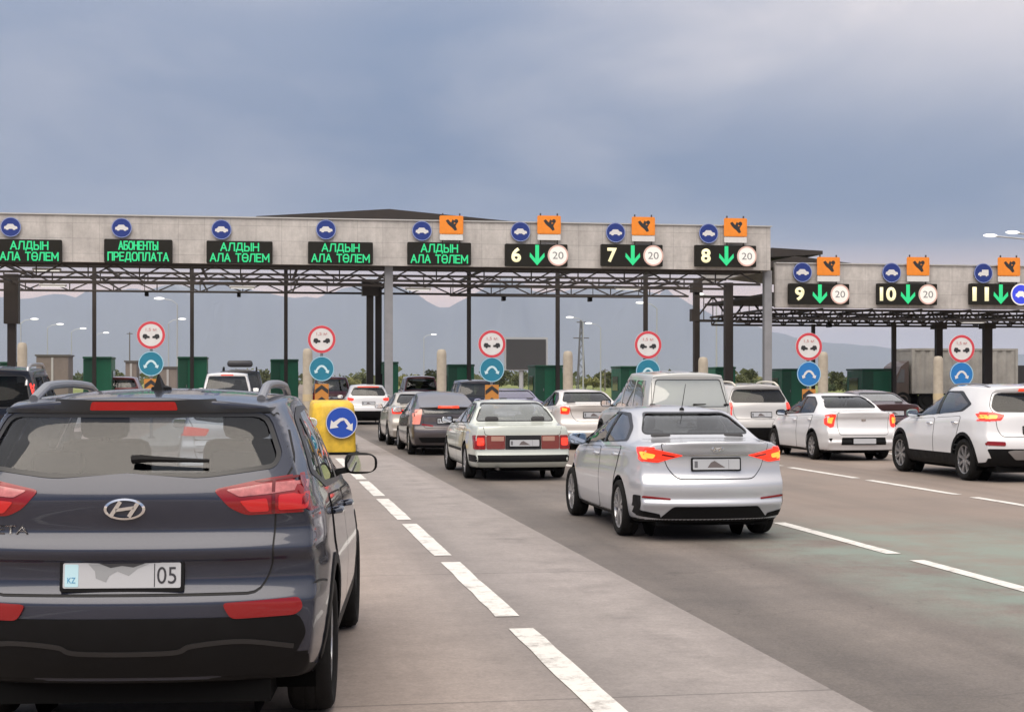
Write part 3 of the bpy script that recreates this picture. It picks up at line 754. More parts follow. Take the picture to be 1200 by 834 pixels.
OLDSEDAN = dict(
    L=4.79, W=1.81, r=.315, tw=.19, axles=(1.10, 3.79), corner=.05, cornerf=.08, bulge=(.09, .25), crown=.035,
    top=[(0, .965), (.06, .985), (.5, 1.0), (.82, 1.015), (1.1, 1.17), (1.42, 1.34), (1.75, 1.40), (2.3, 1.41), (2.8, 1.375), (3.05, 1.30), (3.65, 1.0), (4.3, .9), (4.79, .78)],
    belt=[(0, .94), (.8, .95), (2, .93), (3.6, .90), (4.79, .72)], bot=[(0, .28), (.3, .22), (1, .2), (3.6, .2), (4.79, .22)],
    wid=[(0, .87), (1, .90), (3.4, .90), (4.79, .86)], roofw=[(0, .77), (.8, .77), (1.4, .60), (1.8, .585), (2.6, .575), (3.05, .60), (3.6, .78), (4.79, .7)],
    rear=[(.22, .12), (.30, .05), (.33, .0), (.45, .0), (.47, .045), (.56, .05), (.78, .055), (.90, .06), (1.0, .09)],
    front=[(.2, 4.7), (.4, 4.79), (.6, 4.74), (.8, 4.6), (1.0, 3.8), (1.4, 2.6)],
    side_windows=[rd([(2.28, .985), (3.36, .965), (2.92, 1.24), (2.75, 1.305), (2.28, 1.325)], .03), rd([(1.45, 1.0), (2.2, .985), (2.2, 1.325), (1.62, 1.31)], .03), rd([(1.10, 1.015), (1.38, 1.0), (1.54, 1.28), (1.42, 1.23)], .03)],
    dlo=rd([(1.02, .995), (3.45, .945), (2.95, 1.27), (2.75, 1.34), (1.6, 1.34), (1.38, 1.25)], .04), trim=TRIM,
    rear_window=rd(sym([(.70, 1.035), (.535, 1.335)]), .05), windscreen=rd(sym([(.70, 1.04), (.52, 1.32)]), .05), rsw=.018,
    doors=[dict(o=rd([(2.26, .28), (3.25, .28), (3.42, .6), (3.4, .90), (2.26, .92)], .05), h=(2.42, .82)), dict(o=rd([(1.36, .62), (1.5, .32), (1.55, .28), (2.24, .28), (2.24, .92), (1.3, .935)], .05), h=(1.44, .83))],
    tailgate=rd(sym([(.60, .80), (.66, .81), (.69, .955)]), .03), lid_name='boot_lid', seatz=.52, dash=3.1, cabin0=1.2, mirror=(3.0, .97), wheel=dict(spokes=10, rim=.68, sw=.05),
    plate=(.02, .665, 2), headlamp=rd([(4.5, .6), (4.68, .6), (4.66, .72), (4.48, .74)], .02))

LIFTBACK = dict(
    L=4.46, W=1.745, r=.31, tw=.19, axles=(.87, 3.57), corner=.06, cornerf=.13, bulge=(.14, .4), crown=.045, hatch=False,
    top=[(0, 1.10), (.10, 1.13), (.3, 1.17), (.8, 1.28), (1.4, 1.42), (2.0, 1.48), (2.6, 1.455), (3.0, 1.33), (3.9, .98), (4.2, .88), (4.46, .72)],
    belt=[(0, 1.0), (.8, 1.0), (2, .95), (3.5, .88), (4.46, .64)], bot=[(0, .3), (.3, .22), (1, .18), (3.6, .18), (4.46, .2)],
    wid=[(0, .85), (1, .87), (3, .87), (4.46, .82)], roofw=[(0, .66), (.6, .64), (1.4, .58), (2.2, .575), (2.8, .59), (3.7, .74), (4.46, .6)],
    rear=[(.26, .10), (.4, .02), (.55, 0), (.68, .05), (.8, .06), (.92, .06), (1.08, .1), (1.13, .05)],
    front=[(.2, 4.4), (.45, 4.46), (.7, 4.4), (.9, 4.2), (1.1, 3.5), (1.45, 2.6)],
    side_windows=[rd([(2.05, 1.0), (3.3, .965), (2.75, 1.29), (2.45, 1.38), (2.05, 1.40)], .04), rd([(1.05, 1.06), (1.97, 1.0), (1.97, 1.40), (1.5, 1.36)], .05)],
    dlo=rd([(.85, 1.06), (3.45, .935), (2.78, 1.32), (2.4, 1.42), (1.5, 1.40), (1.1, 1.28)], .06),
    rear_window=rd(sym([(.56, .985), (.58, 1.085)]), .03), windscreen=rd(sym([(.66, 1.05), (.5, 1.38)]), .05), rsw=.03,
    doors=[dict(o=rd([(2.03, .26), (3.1, .26), (3.2, .6), (3.16, .91), (2.03, .95)], .08), h=(2.17, .87)), dict(o=rd([(1.12, .62), (1.3, .3), (1.36, .26), (2.01, .26), (2.01, .95), (1.02, .985)], .08), h=(1.16, .90))],
    tailgate=rd(sym([(.56, .64), (.60, .95)]), .05), seatz=.55, dash=2.95, cabin0=.6, mirror=(2.80, .985), wheel=dict(spokes=7, rim=.68, sw=.07),
    plate=(0, .80, 4), headlamp=rd([(3.8, .7), (4.2, .6), (4.2, .74), (3.75, .86)], .04))

SUV = dict(
    L=4.69, W=1.88, r=.365, tw=.235, axles=(.95, 3.65), hatch=True, corner=.075, cornerf=.13, bulge=(.18, .38), crown=.045,
    top=[(0, 1.62), (.25, 1.63), (.6, 1.66), (1.4, 1.685), (2.1, 1.66), (2.6, 1.57), (3.0, 1.38), (3.55, 1.14), (4.0, 1.06), (4.4, .96), (4.69, .80)],
    belt=[(0, 1.13), (1, 1.13), (2, 1.08), (3.2, 1.04), (4.69, .76)], bot=[(0, .38), (.3, .28), (1, .23), (3.8, .23), (4.69, .26)],
    wid=[(0, .92), (1, .945), (3.4, .94), (4.69, .89)], roofw=[(0, .62), (.35, .64), (1.5, .655), (2.5, .63), (3.4, .78), (4.69, .66)],
    rear=[(.3, .12), (.45, .03), (.6, 0), (.74, .0), (.80, .05), (.95, .07), (1.1, .08), (1.2, .11), (1.5, .28), (1.6, .22)],
    front=[(.25, 4.6), (.5, 4.69), (.85, 4.62), (1.0, 4.4), (1.2, 3.5), (1.65, 2.6)],
    side_windows=[rd([(2.18, 1.12), (3.22, 1.08), (2.78, 1.39), (2.5, 1.50), (2.18, 1.535)], .04), rd([(.98, 1.33), (1.2, 1.22), (2.08, 1.125), (2.08, 1.54), (1.5, 1.525)], .05)],
    dlo=rd([(.85, 1.33), (1.1, 1.20), (3.36, 1.05), (2.8, 1.43), (2.5, 1.55), (1.4, 1.56)], .06),
    rear_window=rd(sym([(.66, 1.22), (.70, 1.28), (.585, 1.515)]), .07), windscreen=rd(sym([(.72, 1.2), (.55, 1.53)]), .05), rsw=.02,
    doors=[dict(o=rd([(2.15, .40), (3.2, .40), (3.34, .75), (3.3, 1.02), (2.15, 1.065)], .08), h=(2.30, .965)), dict(o=rd([(1.22, .72), (1.42, .46), (1.48, .40), (2.13, .40), (2.13, 1.065), (1.1, 1.115)], .08), h=(1.28, 1.0))],
    tailgate=rd(sym([(.62, .79), (.68, .92), (.70, 1.15), (.74, 1.28), (.62, 1.55)]), .05), archclad=.06, archz=.3, blackz=.46, seatz=.72, dash=2.95, cabin0=.5, mirror=(2.86, 1.10),
    wheel=dict(spokes=8, rim=.70, sw=.05), plate=(0, .90, 5), headlamp=rd([(4.0, .9), (4.4, .82), (4.4, .95), (3.95, 1.02)], .04),
    clad=[(rd([(-.86, .58), (.86, .58), (.74, .34), (-.74, .34)], .04), 'B'), (rd([(1.2, .26), (3.4, .26), (3.35, .46), (1.3, .46)], .03), 'R')])

OFFROADER = dict(
    L=4.75, W=1.88, r=.39, tw=.25, axles=(1.05, 3.80), hatch=True, corner=.045, cornerf=.08, bulge=(.09, .22), crown=.05,
    top=[(0, 1.84), (.2, 1.85), (.8, 1.88), (1.6, 1.90), (2.4, 1.88), (2.75, 1.80), (3.35, 1.22), (3.9, 1.14), (4.4, 1.06), (4.75, .96)],
    belt=[(0, 1.16), (2, 1.14), (3.3, 1.10), (4.75, .92)], bot=[(0, .46), (.3, .36), (1, .3), (3.8, .3), (4.75, .36)],
    wid=[(0, .92), (1, .94), (3.4, .94), (4.75, .9)], roofw=[(0, .70), (.3, .715), (1.6, .72), (2.7, .69), (3.3, .80), (4.75, .74)],
    rear=[(.36, .1), (.5, .0), (.66, .0), (.70, .07), (1.1, .08), (1.2, .09), (1.75, .22), (1.85, .2)],
    front=[(.3, 4.68), (.55, 4.75), (1.0, 4.7), (1.15, 4.5), (1.3, 3.4), (1.9, 2.7)],
    side_windows=[rd([(2.2, 1.19), (3.2, 1.17), (2.84, 1.60), (2.65, 1.70), (2.2, 1.72)], .04), rd([(1.28, 1.20), (2.12, 1.19), (2.12, 1.72), (1.28, 1.72)], .04), rd([(.42, 1.22), (1.2, 1.20), (1.2, 1.715), (.55, 1.70)], .05)],
    dlo=rd([(.36, 1.19), (3.3, 1.14), (2.88, 1.63), (2.65, 1.75), (.5, 1.745)], .05),
    rear_window=rd(sym([(.74, 1.21), (.63, 1.72)]), .05), windscreen=rd(sym([(.74, 1.28), (.62, 1.74)]), .05), rsw=.02,
    doors=[dict(o=rd([(2.17, .45), (3.15, .45), (3.3, .8), (3.28, 1.10), (2.17, 1.135)], .06), h=(2.33, 1.02)), dict(o=rd([(1.3, .84), (1.52, .5), (1.58, .45), (2.15, .45), (2.15, 1.135), (1.24, 1.145)], .06), h=(1.42, 1.04))],
    tailgate=rd(sym([(.72, .74), (.76, 1.15), (.70, 1.76)]), .05), archclad=.07, archz=.42, blackz=.5, seatz=.82, dash=2.9, cabin0=.4, mirror=(2.90, 1.20),
    wheel=dict(spokes=6, rim=.64, sw=.07), plate=(0, .88, 3), headlamp=rd([(4.4, .88), (4.62, .86), (4.62, 1.0), (4.38, 1.04)], .03),
    clad=[(rd([(-.84, .66), (.84, .66), (.80, .42), (-.80, .42)], .04), 'B'), (rd([(1.45, .31), (3.4, .31), (3.35, .48), (1.5, .48)], .03), 'R')])

def lamp(B=None, Sd=None, m=RED, **k):
    d = dict(m=m, **k)
    if B: d['B'] = rd(B, .025)
    if Sd: d['S'] = rd(Sd, .025)
    return d

# ------------------------------------------------------------------ ground, road, mountains, haze
def sheet(name, x0, x1, y0, y1, z, m, nx=1, ny=1):
    bm = bmesh.new(); g = [[bm.verts.new((x0 + (x1 - x0) * i / nx, y0 + (y1 - y0) * j / ny, z)) for i in range(nx + 1)] for j in range(ny + 1)]
    for j in range(ny):
        for i in range(nx): bm.faces.new((g[j][i], g[j][i + 1], g[j + 1][i + 1], g[j + 1][i]))
    return tag(from_bm(name, bm, m), kind='structure')

def ground_mat():
    m = mat('field', (.1, .1, .05), .95); nt = m.node_tree; b = nt.nodes['Principled BSDF']; N = nt.nodes; L = nt.links
    tc = N.new('ShaderNodeTexCoord'); n1 = N.new('ShaderNodeTexNoise'); n1.inputs['Scale'].default_value = .012; n1.inputs['Detail'].default_value = 8
    L.new(tc.outputs['Object'], n1.inputs[0]); r = N.new('ShaderNodeValToRGB'); e = r.color_ramp
    e.elements[0].position = .3; e.elements[0].color = (.09, .115, .03, 1); e.elements[1].position = .7; e.elements[1].color = (.22, .21, .08, 1)
    x = e.elements.new(.5); x.color = (.15, .18, .045, 1); L.new(n1.outputs[0], r.inputs[0]); L.new(r.outputs[0], b.inputs['Base Color'])
    return m
sheet('ground', -16000, 16000, -400, 16000, 0, ground_mat())

def road_mat(name, base, alt, streak, speck, rough, stain=False, joints=False):
    """worn road surface: large blotches, streaks along the traffic, fine aggregate, cracks"""
    m = mat(name, base, rough); nt = m.node_tree; b = nt.nodes['Principled BSDF']; N = nt.nodes; L = nt.links
    tc = N.new('ShaderNodeTexCoord')
    def noise(scale, detail, vec=None, rough_=.6):
        n = N.new('ShaderNodeTexNoise'); n.inputs['Scale'].default_value = scale; n.inputs['Detail'].default_value = detail; n.inputs['Roughness'].default_value = rough_
        L.new(vec or tc.outputs['Object'], n.inputs[0]); return n.outputs[0]
    def rng(v, a, c, d, e):
        r = N.new('ShaderNodeMapRange'); r.inputs[1].default_value = a; r.inputs[2].default_value = c; r.inputs[3].default_value = d; r.inputs[4].default_value = e; L.new(v, r.inputs[0]); return r.outputs[0]
    def mul(a, c):
        q = N.new('ShaderNodeMath'); q.operation = 'MULTIPLY'; L.new(a, q.inputs[0]); L.new(c, q.inputs[1]); return q.outputs[0]
    def mix(f, a, c):
        q = N.new('ShaderNodeMix'); q.data_type = 'RGBA'; L.new(f, q.inputs[0])
        for s, v in ((6, a), (7, c)):
            if isinstance(v, tuple): q.inputs[s].default_value = (*v, 1)
            else: L.new(v, q.inputs[s])
        return q.outputs[2]
    mp = N.new('ShaderNodeMapping'); mp.inputs['Scale'].default_value = (1.3, .045, 1); L.new(tc.outputs['Object'], mp.inputs[0])
    col = mix(rng(noise(.22, 5), .35, .65, 0, 1), base, alt)
    k = rng(noise(1.0, 5, mp.outputs[0], .55), .32, .68, 1 - streak, 1 + streak)
    k = mul(k, rng(noise(55, 4), .25, .75, 1 - speck, 1 + speck)); k = mul(k, rng(noise(2.2, 6), .3, .7, .90, 1.10)); k = mul(k, rng(noise(16, 7, None, .75), .3, .7, .86, 1.14))
    vo = N.new('ShaderNodeTexVoronoi'); vo.feature = 'DISTANCE_TO_EDGE'; vo.inputs['Scale'].default_value = .34
    wv = N.new('ShaderNodeVectorMath'); wv.operation = 'ADD'; nn = N.new('ShaderNodeTexNoise'); nn.inputs['Scale'].default_value = 1.6; nn.inputs['Detail'].default_value = 5
    L.new(tc.outputs['Object'], nn.inputs[0]); L.new(tc.outputs['Object'], wv.inputs[0]); L.new(nn.outputs['Color'], wv.inputs[1]); L.new(wv.outputs[0], vo.inputs[0])
    if not joints: k = mul(k, rng(vo.outputs['Distance'], 0, .006, .72, 1))
    if joints:
        sp = N.new('ShaderNodeSeparateXYZ'); L.new(tc.outputs['Object'], sp.inputs[0])
        for ax, per, w_ in ((1, 5.2, .003),):
            d = N.new('ShaderNodeMath'); d.operation = 'DIVIDE'; d.inputs[1].default_value = per; L.new(sp.outputs[ax], d.inputs[0])
            f = N.new('ShaderNodeMath'); f.operation = 'FRACT'; L.new(d.outputs[0], f.inputs[0])
            s2 = N.new('ShaderNodeMath'); s2.operation = 'SUBTRACT'; s2.inputs[1].default_value = .5; L.new(f.outputs[0], s2.inputs[0])
            ab = N.new('ShaderNodeMath'); ab.operation = 'ABSOLUTE'; L.new(s2.outputs[0], ab.inputs[0]); k = mul(k, rng(ab.outputs[0], w_ * .6, w_, .62, 1))
        # oil and dirt blots
        k = mul(k, rng(noise(.9, 3), .60, .72, 1, .86))
    sx0 = N.new('ShaderNodeSeparateXYZ'); L.new(tc.outputs['Object'], sx0.inputs[0])
    def op(o, a, c):
        q = N.new('ShaderNodeMath'); q.operation = o
        for i_, v_ in ((0, a), (1, c)):
            if isinstance(v_, (int, float)): q.inputs[i_].default_value = v_
            elif v_ is not None: L.new(v_, q.inputs[i_])
        return q.outputs[0]
    fr = op('FRACT', op('DIVIDE', op('ADD', op('ADD', sx0.outputs[0], op('MULTIPLY', noise(.3, 2), .35)), 40.7 - 2.06 - .17), 4.12), None)   # 0 at the lane centre
    ab = op('ABSOLUTE', op('SUBTRACT', fr, .5), None)
    band = op('ABSOLUTE', op('SUBTRACT', ab, .31), None)
    k = mul(k, rng(mul(rng(band, .03, .13, 1, 0), rng(noise(.7, 4, mp.outputs[0]), .3, .65, .35, 1)), 0, 1, 1, .80))
    k = mul(k, rng(mul(rng(ab, .40, .5, 0, 1), rng(noise(1.7, 5), .48, .66, 0, 1)), 0, 1, 1, .72))
    if joints: col = mix(rng(sx0.outputs[0], .6, 1.9, 1, 0), col, (.250, .203, .174))
    v = N.new('ShaderNodeVectorMath'); v.operation = 'SCALE'; L.new(col, v.inputs[0]); L.new(k, v.inputs['Scale']); outc = v.outputs[0]
    if stain:   # the lanes further right have an older, paler brown surface
        sx_ = N.new('ShaderNodeSeparateXYZ'); L.new(tc.outputs['Object'], sx_.inputs[0])
        fx = mul(rng(sx_.outputs[0], 4.6, 7.6, 0, 1), rng(noise(.35, 6), .30, .55, .45, 1))
        br_ = mix(rng(noise(.8, 6, mp.outputs[0]), .3, .7, 0, 1), (.178, .139, .115), (.228, .186, .156)); outc = mix(fx, outc, br_)
        # dark tyre-worn bands and old patches
        outc2 = N.new('ShaderNodeVectorMath'); outc2.operation = 'SCALE'; L.new(outc, outc2.inputs[0])
        L.new(mul(rng(noise(.5, 2, mp.outputs[0]), .52, .62, 1, .80), rng(noise(26, 5, None, .7), .62, .74, 1, 1.22)), outc2.inputs['Scale']); outc = outc2.outputs[0]
    if stain:   # worn green lane paint left on the asphalt
        sp = N.new('ShaderNodeSeparateXYZ'); L.new(tc.outputs['Object'], sp.inputs[0])
        mx = mul(rng(sp.outputs[0], 4.5, 5.3, 0, 1), rng(sp.outputs[0], 8.2, 9.2, 1, 0)); my = mul(rng(sp.outputs[1], 8, 9.5, 0, 1), rng(sp.outputs[1], 15, 18, 1, 0))
        st = mul(mul(mx, my), rng(noise(.9, 7, None, .7), .38, .60, 0, .62)); outc = mix(st, outc, (.17, .235, .20))
    L.new(outc, b.inputs['Base Color'])
    bp = N.new('ShaderNodeBump'); bp.inputs['Strength'].default_value = .35; bp.inputs['Distance'].default_value = .004; L.new(noise(140, 3), bp.inputs['Height']); L.new(bp.outputs[0], b.inputs['Normal'])
    return m
EDGE = 3.03
sheet('concrete_road', -45, EDGE, -20, 110, .004, road_mat('concrete road', (.222, .198, .185), (.256, .228, .216), .14, .16, .75, joints=True))
sheet('asphalt_road', EDGE, 60, -20, 110, .004, road_mat('asphalt road', (.100, .087, .079), (.150, .128, .112), .24, .30, .72, stain=True))
sheet('exit_road', -12, 24, 110, 900, .004, MATS['asphalt road'])

def line_mat():
    m = mat('road paint', (.72, .71, .68), .6); nt = m.node_tree; N = nt.nodes; L = nt.links; b = N['Principled BSDF']
    tc = N.new('ShaderNodeTexCoord'); n = N.new('ShaderNodeTexNoise'); n.inputs['Scale'].default_value = 4.5; n.inputs['Detail'].default_value = 11; n.inputs['Roughness'].default_value = .82
    L.new(tc.outputs['Object'], n.inputs[0]); r = N.new('ShaderNodeValToRGB'); r.color_ramp.elements[0].position = .36; r.color_ramp.elements[0].color = (.26, .24, .22, 1)
    r.color_ramp.elements[1].position = .50; r.color_ramp.elements[1].color = (.60, .585, .55, 1); L.new(n.outputs[0], r.inputs[0]); L.new(r.outputs[0], b.inputs['Base Color'])
    return m
LINES = ((-2.45, 10.0), (1.735, 10.05), (5.98, 13.28), (10.0, 24.1), (14.1, 24.1))
for x, y0 in LINES:
    bm = bmesh.new()
    k0 = math.floor((y0 - 2) / 3.78)
    for k in range(-k0, 9):
        e = y0 + 3.78 * k
        if e > 35.5: break
        w = .085 if x < 3 else .075
        ys = [e - 3.25 + 3.25 * j / 8 for j in range(9)]
        vs = [(bm.verts.new((x - w + random.uniform(-.006, .006), y, .009)), bm.verts.new((x + w + random.uniform(-.006, .006), y, .009))) for y in ys]
        for a, c in zip(vs, vs[1:]): bm.faces.new((a[0], a[1], c[1], c[0]))
    tag(from_bm('lane_marking', bm, line_mat()), kind='structure')

ISL = (-6.85, -2.45, 1.78, 5.97, 10.05, 14.1, 18.2, 22.4)
for i, x in enumerate(ISL):
    bm = bmesh.new(); N_ = 8
    pts = [(x + .62 * math.cos(a), 37.0 - .62 * math.sin(a)) for a in [math.pi * k / N_ for k in range(N_ + 1)]] + [(x - .62, 86), (x + .62, 86)]
    a = [bm.verts.new((p[0], p[1], -.02)) for p in pts]; b = [bm.verts.new((p[0], p[1], .13)) for p in pts]; c = [bm.verts.new((x + (p[0] - x) * .94, p[1], .15)) for p in pts]
    n = len(pts); bm.faces.new(c)
    for k in range(n):
        bm.faces.new((a[k], a[(k + 1) % n], b[(k + 1) % n], b[k])); bm.faces.new((b[k], b[(k + 1) % n], c[(k + 1) % n], c[k]))
    tag(from_bm('traffic_island', bm, mat('kerb concrete', (.30, .29, .27), .8, noise=(3, .15))), kind='structure')

def mountains():
    """range 11 to 15 km away; its crest follows the skyline heights, its flanks are broken into spurs"""
    sky = curve([(-900, 352), (-300, 350), (-100, 345), (0, 350), (100, 343), (180, 336), (255, 330), (310, 342), (360, 348), (405, 340), (445, 326), (472, 336), (515, 361), (552, 342), (600, 330), (650, 342), (715, 336), (790, 352), (850, 372), (905, 388), (960, 399), (1050, 408), (1150, 414), (1300, 418), (2200, 420)])
    bm = bmesh.new(); from mathutils import noise as NZ
    rows = [(-.30, 0), (-.22, .10), (-.16, .26), (-.11, .46), (-.06, .72), (-.025, .90), (0, 1.0), (.03, .8), (.10, .3), (.16, 0)]
    us = [-900 + 11 * k for k in range(230)]; G = []
    for u in us:
        D = 12500.0; ray = (math.sin(math.atan((u - 600) / FPX) + YAW), math.cos(math.atan((u - 600) / FPX) + YAW))
        dpt = math.cos(math.atan((u - 600) / FPX)); col = []
        for t, f in rows:
            dist = D * (1 + t) / max(.35, dpt)
            h = (VV - sky(u)) * D / FPX
            p = Vector((ray[0] * dist, ray[1] * dist, 0))
            w = NZ.fractal(Vector((u * .021, t * 9, 3.1)), .8, 2.1, 5)
            hh = h * f * (1 + (.30 * w if f < .99 else 0)) + (h * .05 * NZ.fractal(Vector((u * .06, 1.7, 0)), .9, 2, 4) if f > .4 else 0)
            sway = NZ.noise(Vector((u * .015, f * 1.5, 9))) * 90
            col.append(bm.verts.new((p.x + sway, p.y, max(-20, hh - (20 if f == 0 else 0)))))
        G.append(col)
    for a, b in zip(G, G[1:]):
        for k in range(len(rows) - 1): bm.faces.new((a[k], b[k], b[k + 1], a[k + 1]))
    m = mat('mountain rock', (.1, .1, .1), .95); nt = m.node_tree; N = nt.nodes; L = nt.links; b = N['Principled BSDF']
    tc = N.new('ShaderNodeTexCoord'); sp = N.new('ShaderNodeSeparateXYZ'); L.new(tc.outputs['Object'], sp.inputs[0])
    n = N.new('ShaderNodeTexNoise'); n.inputs['Scale'].default_value = .004; n.inputs['Detail'].default_value = 9; L.new(tc.outputs['Object'], n.inputs[0])
    q = N.new('ShaderNodeMath'); q.operation = 'MULTIPLY_ADD'; q.inputs[1].default_value = 420; L.new(n.outputs[0], q.inputs[0]); L.new(sp.outputs[2], q.inputs[2])
    r = N.new('ShaderNodeMapRange'); r.inputs[1].default_value = 960; r.inputs[2].default_value = 1300; L.new(q.outputs[0], r.inputs[0])
    mx = N.new('ShaderNodeMix'); mx.data_type = 'RGBA'; mx.inputs[6].default_value = (.105, .115, .125, 1); mx.inputs[7].default_value = (.72, .70, .69, 1); L.new(r.outputs[0], mx.inputs[0]); L.new(mx.outputs[2], b.inputs['Base Color'])
    tag(from_bm('mountains', bm, m, smooth=True, angle=60), kind='structure')
mountains()

def haze():
    bm = bmesh.new(); box(bm, (0, 7600, 520), (34000, 16800, 1042))
    m = bpy.data.materials.new('haze air'); m.use_nodes = True; nt = m.node_tree; nt.nodes.clear()
    o = nt.nodes.new('ShaderNodeOutputMaterial'); v = nt.nodes.new('ShaderNodeVolumePrincipled')
    v.inputs['Color'].default_value = (.51, .58, .80, 1); v.inputs['Density'].default_value = 5.5e-5; v.inputs['Anisotropy'].default_value = 0
    nt.links.new(v.outputs[0], o.inputs['Volume'])
    tag(from_bm('haze', bm, m), 'pale bluish air over the plain and the mountains', 'haze', kind='stuff')
haze()

# ------------------------------------------------------------------ the vehicles of the queue
V = {}
# 1: dark blue-grey crossover close in front
crossover_paint = paint('dark blue grey', (.026, .030, .047), .25, .22, .06, coat=.75, spec=.25)
V['cross'] = spec(CROSSOVER, paint=crossover_paint, sub=2, grid=.018, glass=glass_mat('lightly tinted glass', (.35, .385, .45), refl=.5), plate_detail=True,
    side_glass=glass_mat('dark side glass', (.18, .19, .2)),
    rails=(.62, 2.35, .545, .052), railr=.022, antenna=('fin', 0, 1.0), wiper=(.02, .36, 1.275, 1.262), mirror_mat=BLACK(), mirror_size=.88,
    lamps=[lamp([(.385, 1.150), (.60, 1.192), (.84, 1.222), (.845, 1.045), (.53, 1.037), (.46, 1.07)], [(.06, 1.225), (.34, 1.20), (.27, 1.04), (.06, 1.04)],
                sub=[dict(B=rd([(.44, 1.148), (.62, 1.172), (.80, 1.186), (.80, 1.146), (.62, 1.126), (.50, 1.118)], .012), m=PINK, off=.0125), dict(B=rd([(.50, 1.100), (.62, 1.110), (.63, 1.052), (.545, 1.05)], .012), m=REDIN, off=.0125), dict(B=rd([(.67, 1.122), (.795, 1.132), (.795, 1.058), (.67, 1.055)], .012), m=REDIN, off=.0125), dict(B=rd([(.56, 1.182), (.79, 1.209), (.79, 1.196), (.60, 1.178)], .005), m=DEEPRED, off=.0125), dict(B=rd([(.64, 1.19), (.655, 1.192), (.655, 1.045), (.64, 1.045)], .003), m=DEEPRED, off=.0135)]),
           lamp([(.43, .648), (.77, .66), (.785, .615), (.75, .585), (.47, .578)], name='rear_reflector', off=.012)],
    extra=[('spoiler_band', TRIM, [(rd(sym([(.62, 1.495), (.63, 1.552)]), .02), 'B')], .009, .006), ('high_brake_lamp', LAMP3, [(rd(sym([(.20, 1.508), (.19, 1.545)]), .01), 'B')], .012, .002),
           ('bumper_insert', lambda: mat('dark grey plastic', (.014, .014, .015), .4), [(strip(smooth_path([(-.74, .44), (-.52, .475), (-.3, .46), (-.2, .43), (.2, .43), (.3, .46), (.52, .475), (.74, .44)]), .022), 'B')], .011, .003)])
t, B = make_car(V['cross'], 'dark blue-grey crossover nearest the camera with plate ending 05', 'car', -.585, 7.02, R(-6.3))
def emblem(t, B, z, rx, rz_):
    h, n = B.ray((0, z), 'B'); bm = bmesh.new(); N = 40
    a = circ(1, N); ring = []
    for k in range(N):
        c, s = a[k]; ring.append([bm.verts.new((x, y, zz)) for x, y, zz in ((c * rx, h.y - .012, z + s * rz_), (c * rx * .86, h.y - .014, z + s * rz_ * .82), (c * rx * .84, h.y - .006, z + s * rz_ * .80), (c * rx * 1.02, h.y - .004, z + s * rz_ * 1.02))])
    for k in range(N):
        for j in range(4): bm.faces.new((ring[k][j], ring[k][(j + 1) % 4], ring[(k + 1) % N][(j + 1) % 4], ring[(k + 1) % N][j]))
    k = rx / .09
    for x0, x1 in ((-.062, -.018), (.018, .062)):
        bar(bm, ((x0 if x0 < 0 else x0) * k, h.y - .010, z - .72 * rz_), ((x1 if x0 < 0 else x1) * k, h.y - .010, z + .72 * rz_), .006, .017 * k)
    bar(bm, (-.040 * k, h.y - .010, z - .10 * rz_), (.040 * k, h.y - .010, z + .14 * rz_), .006, .014 * k)
    from_bm('emblem', bm, CHROME(), t, True)
emblem(t, B, 1.07, .092, .048)
h, n = B.ray((-.58, .97), 'B')
text_obj('lettering', 'CRETA', CHROME(), t, (-.565, 0, .975), w=.26, h=.04, bold=.01, depth_=.0, place=lambda c: Vector((c.x, B.ray((c.x, c.z), 'B')[0].y - .009, c.z)))

# 2: silver saloon
V['silver'] = spec(SEDAN, paint=paint('bright silver', (.48, .49, .52), .35, .28, .03), sub=2, grid=.022, glass=glass_mat('saloon glass', (.18, .19, .20), refl=.85), antenna=('whip', 0, 1.42), mirror_mat=paint('blue grey mirror', (.16, .21, .28), .3),
    lamps=[lamp([(.355, .932), (.60, .985), (.78, 1.018), (.79, .87), (.62, .852), (.5, .89)], [(.05, 1.02), (.42, 1.01), (.27, .86), (.05, .87)], m=REDLIT,
                sub=[dict(S=rd([(.09, .975), (.31, .965), (.24, .885), (.09, .89)], .02), m=AMBER), dict(B=rd([(.64, .945), (.75, .965), (.755, .905), (.66, .895)], .02), m=AMBER), dict(B=rd([(.42, .925), (.58, .955), (.58, .935), (.46, .91)], .01), m=RED)]),
           lamp([(.50, .475), (.78, .50), (.785, .478), (.50, .455)], name='rear_reflector')],
    clad=[(rd([(-.47, .385), (.47, .385), (.60, .25), (-.60, .25)], .03), 'B'), (rd([(.795, .50), (.83, .50), (.83, .28), (.58, .25), (.60, .30), (.79, .34)], .01), 'B'), (rd([(-.795, .50), (-.83, .50), (-.83, .28), (-.58, .25), (-.60, .30), (-.79, .34)], .01), 'B')],
    extra=[('garnish', CHROME, [(strip([(-.36, .938), (.36, .938)], .012), 'B')], .009, .003)])
t, B = make_car(V['silver'], 'bright silver saloon with whip aerial and amber-red tail lights, largest car on the asphalt', 'car', 4.63, 15.05, R(0), .95)
emblem(t, B, 1.0, .065, .034)

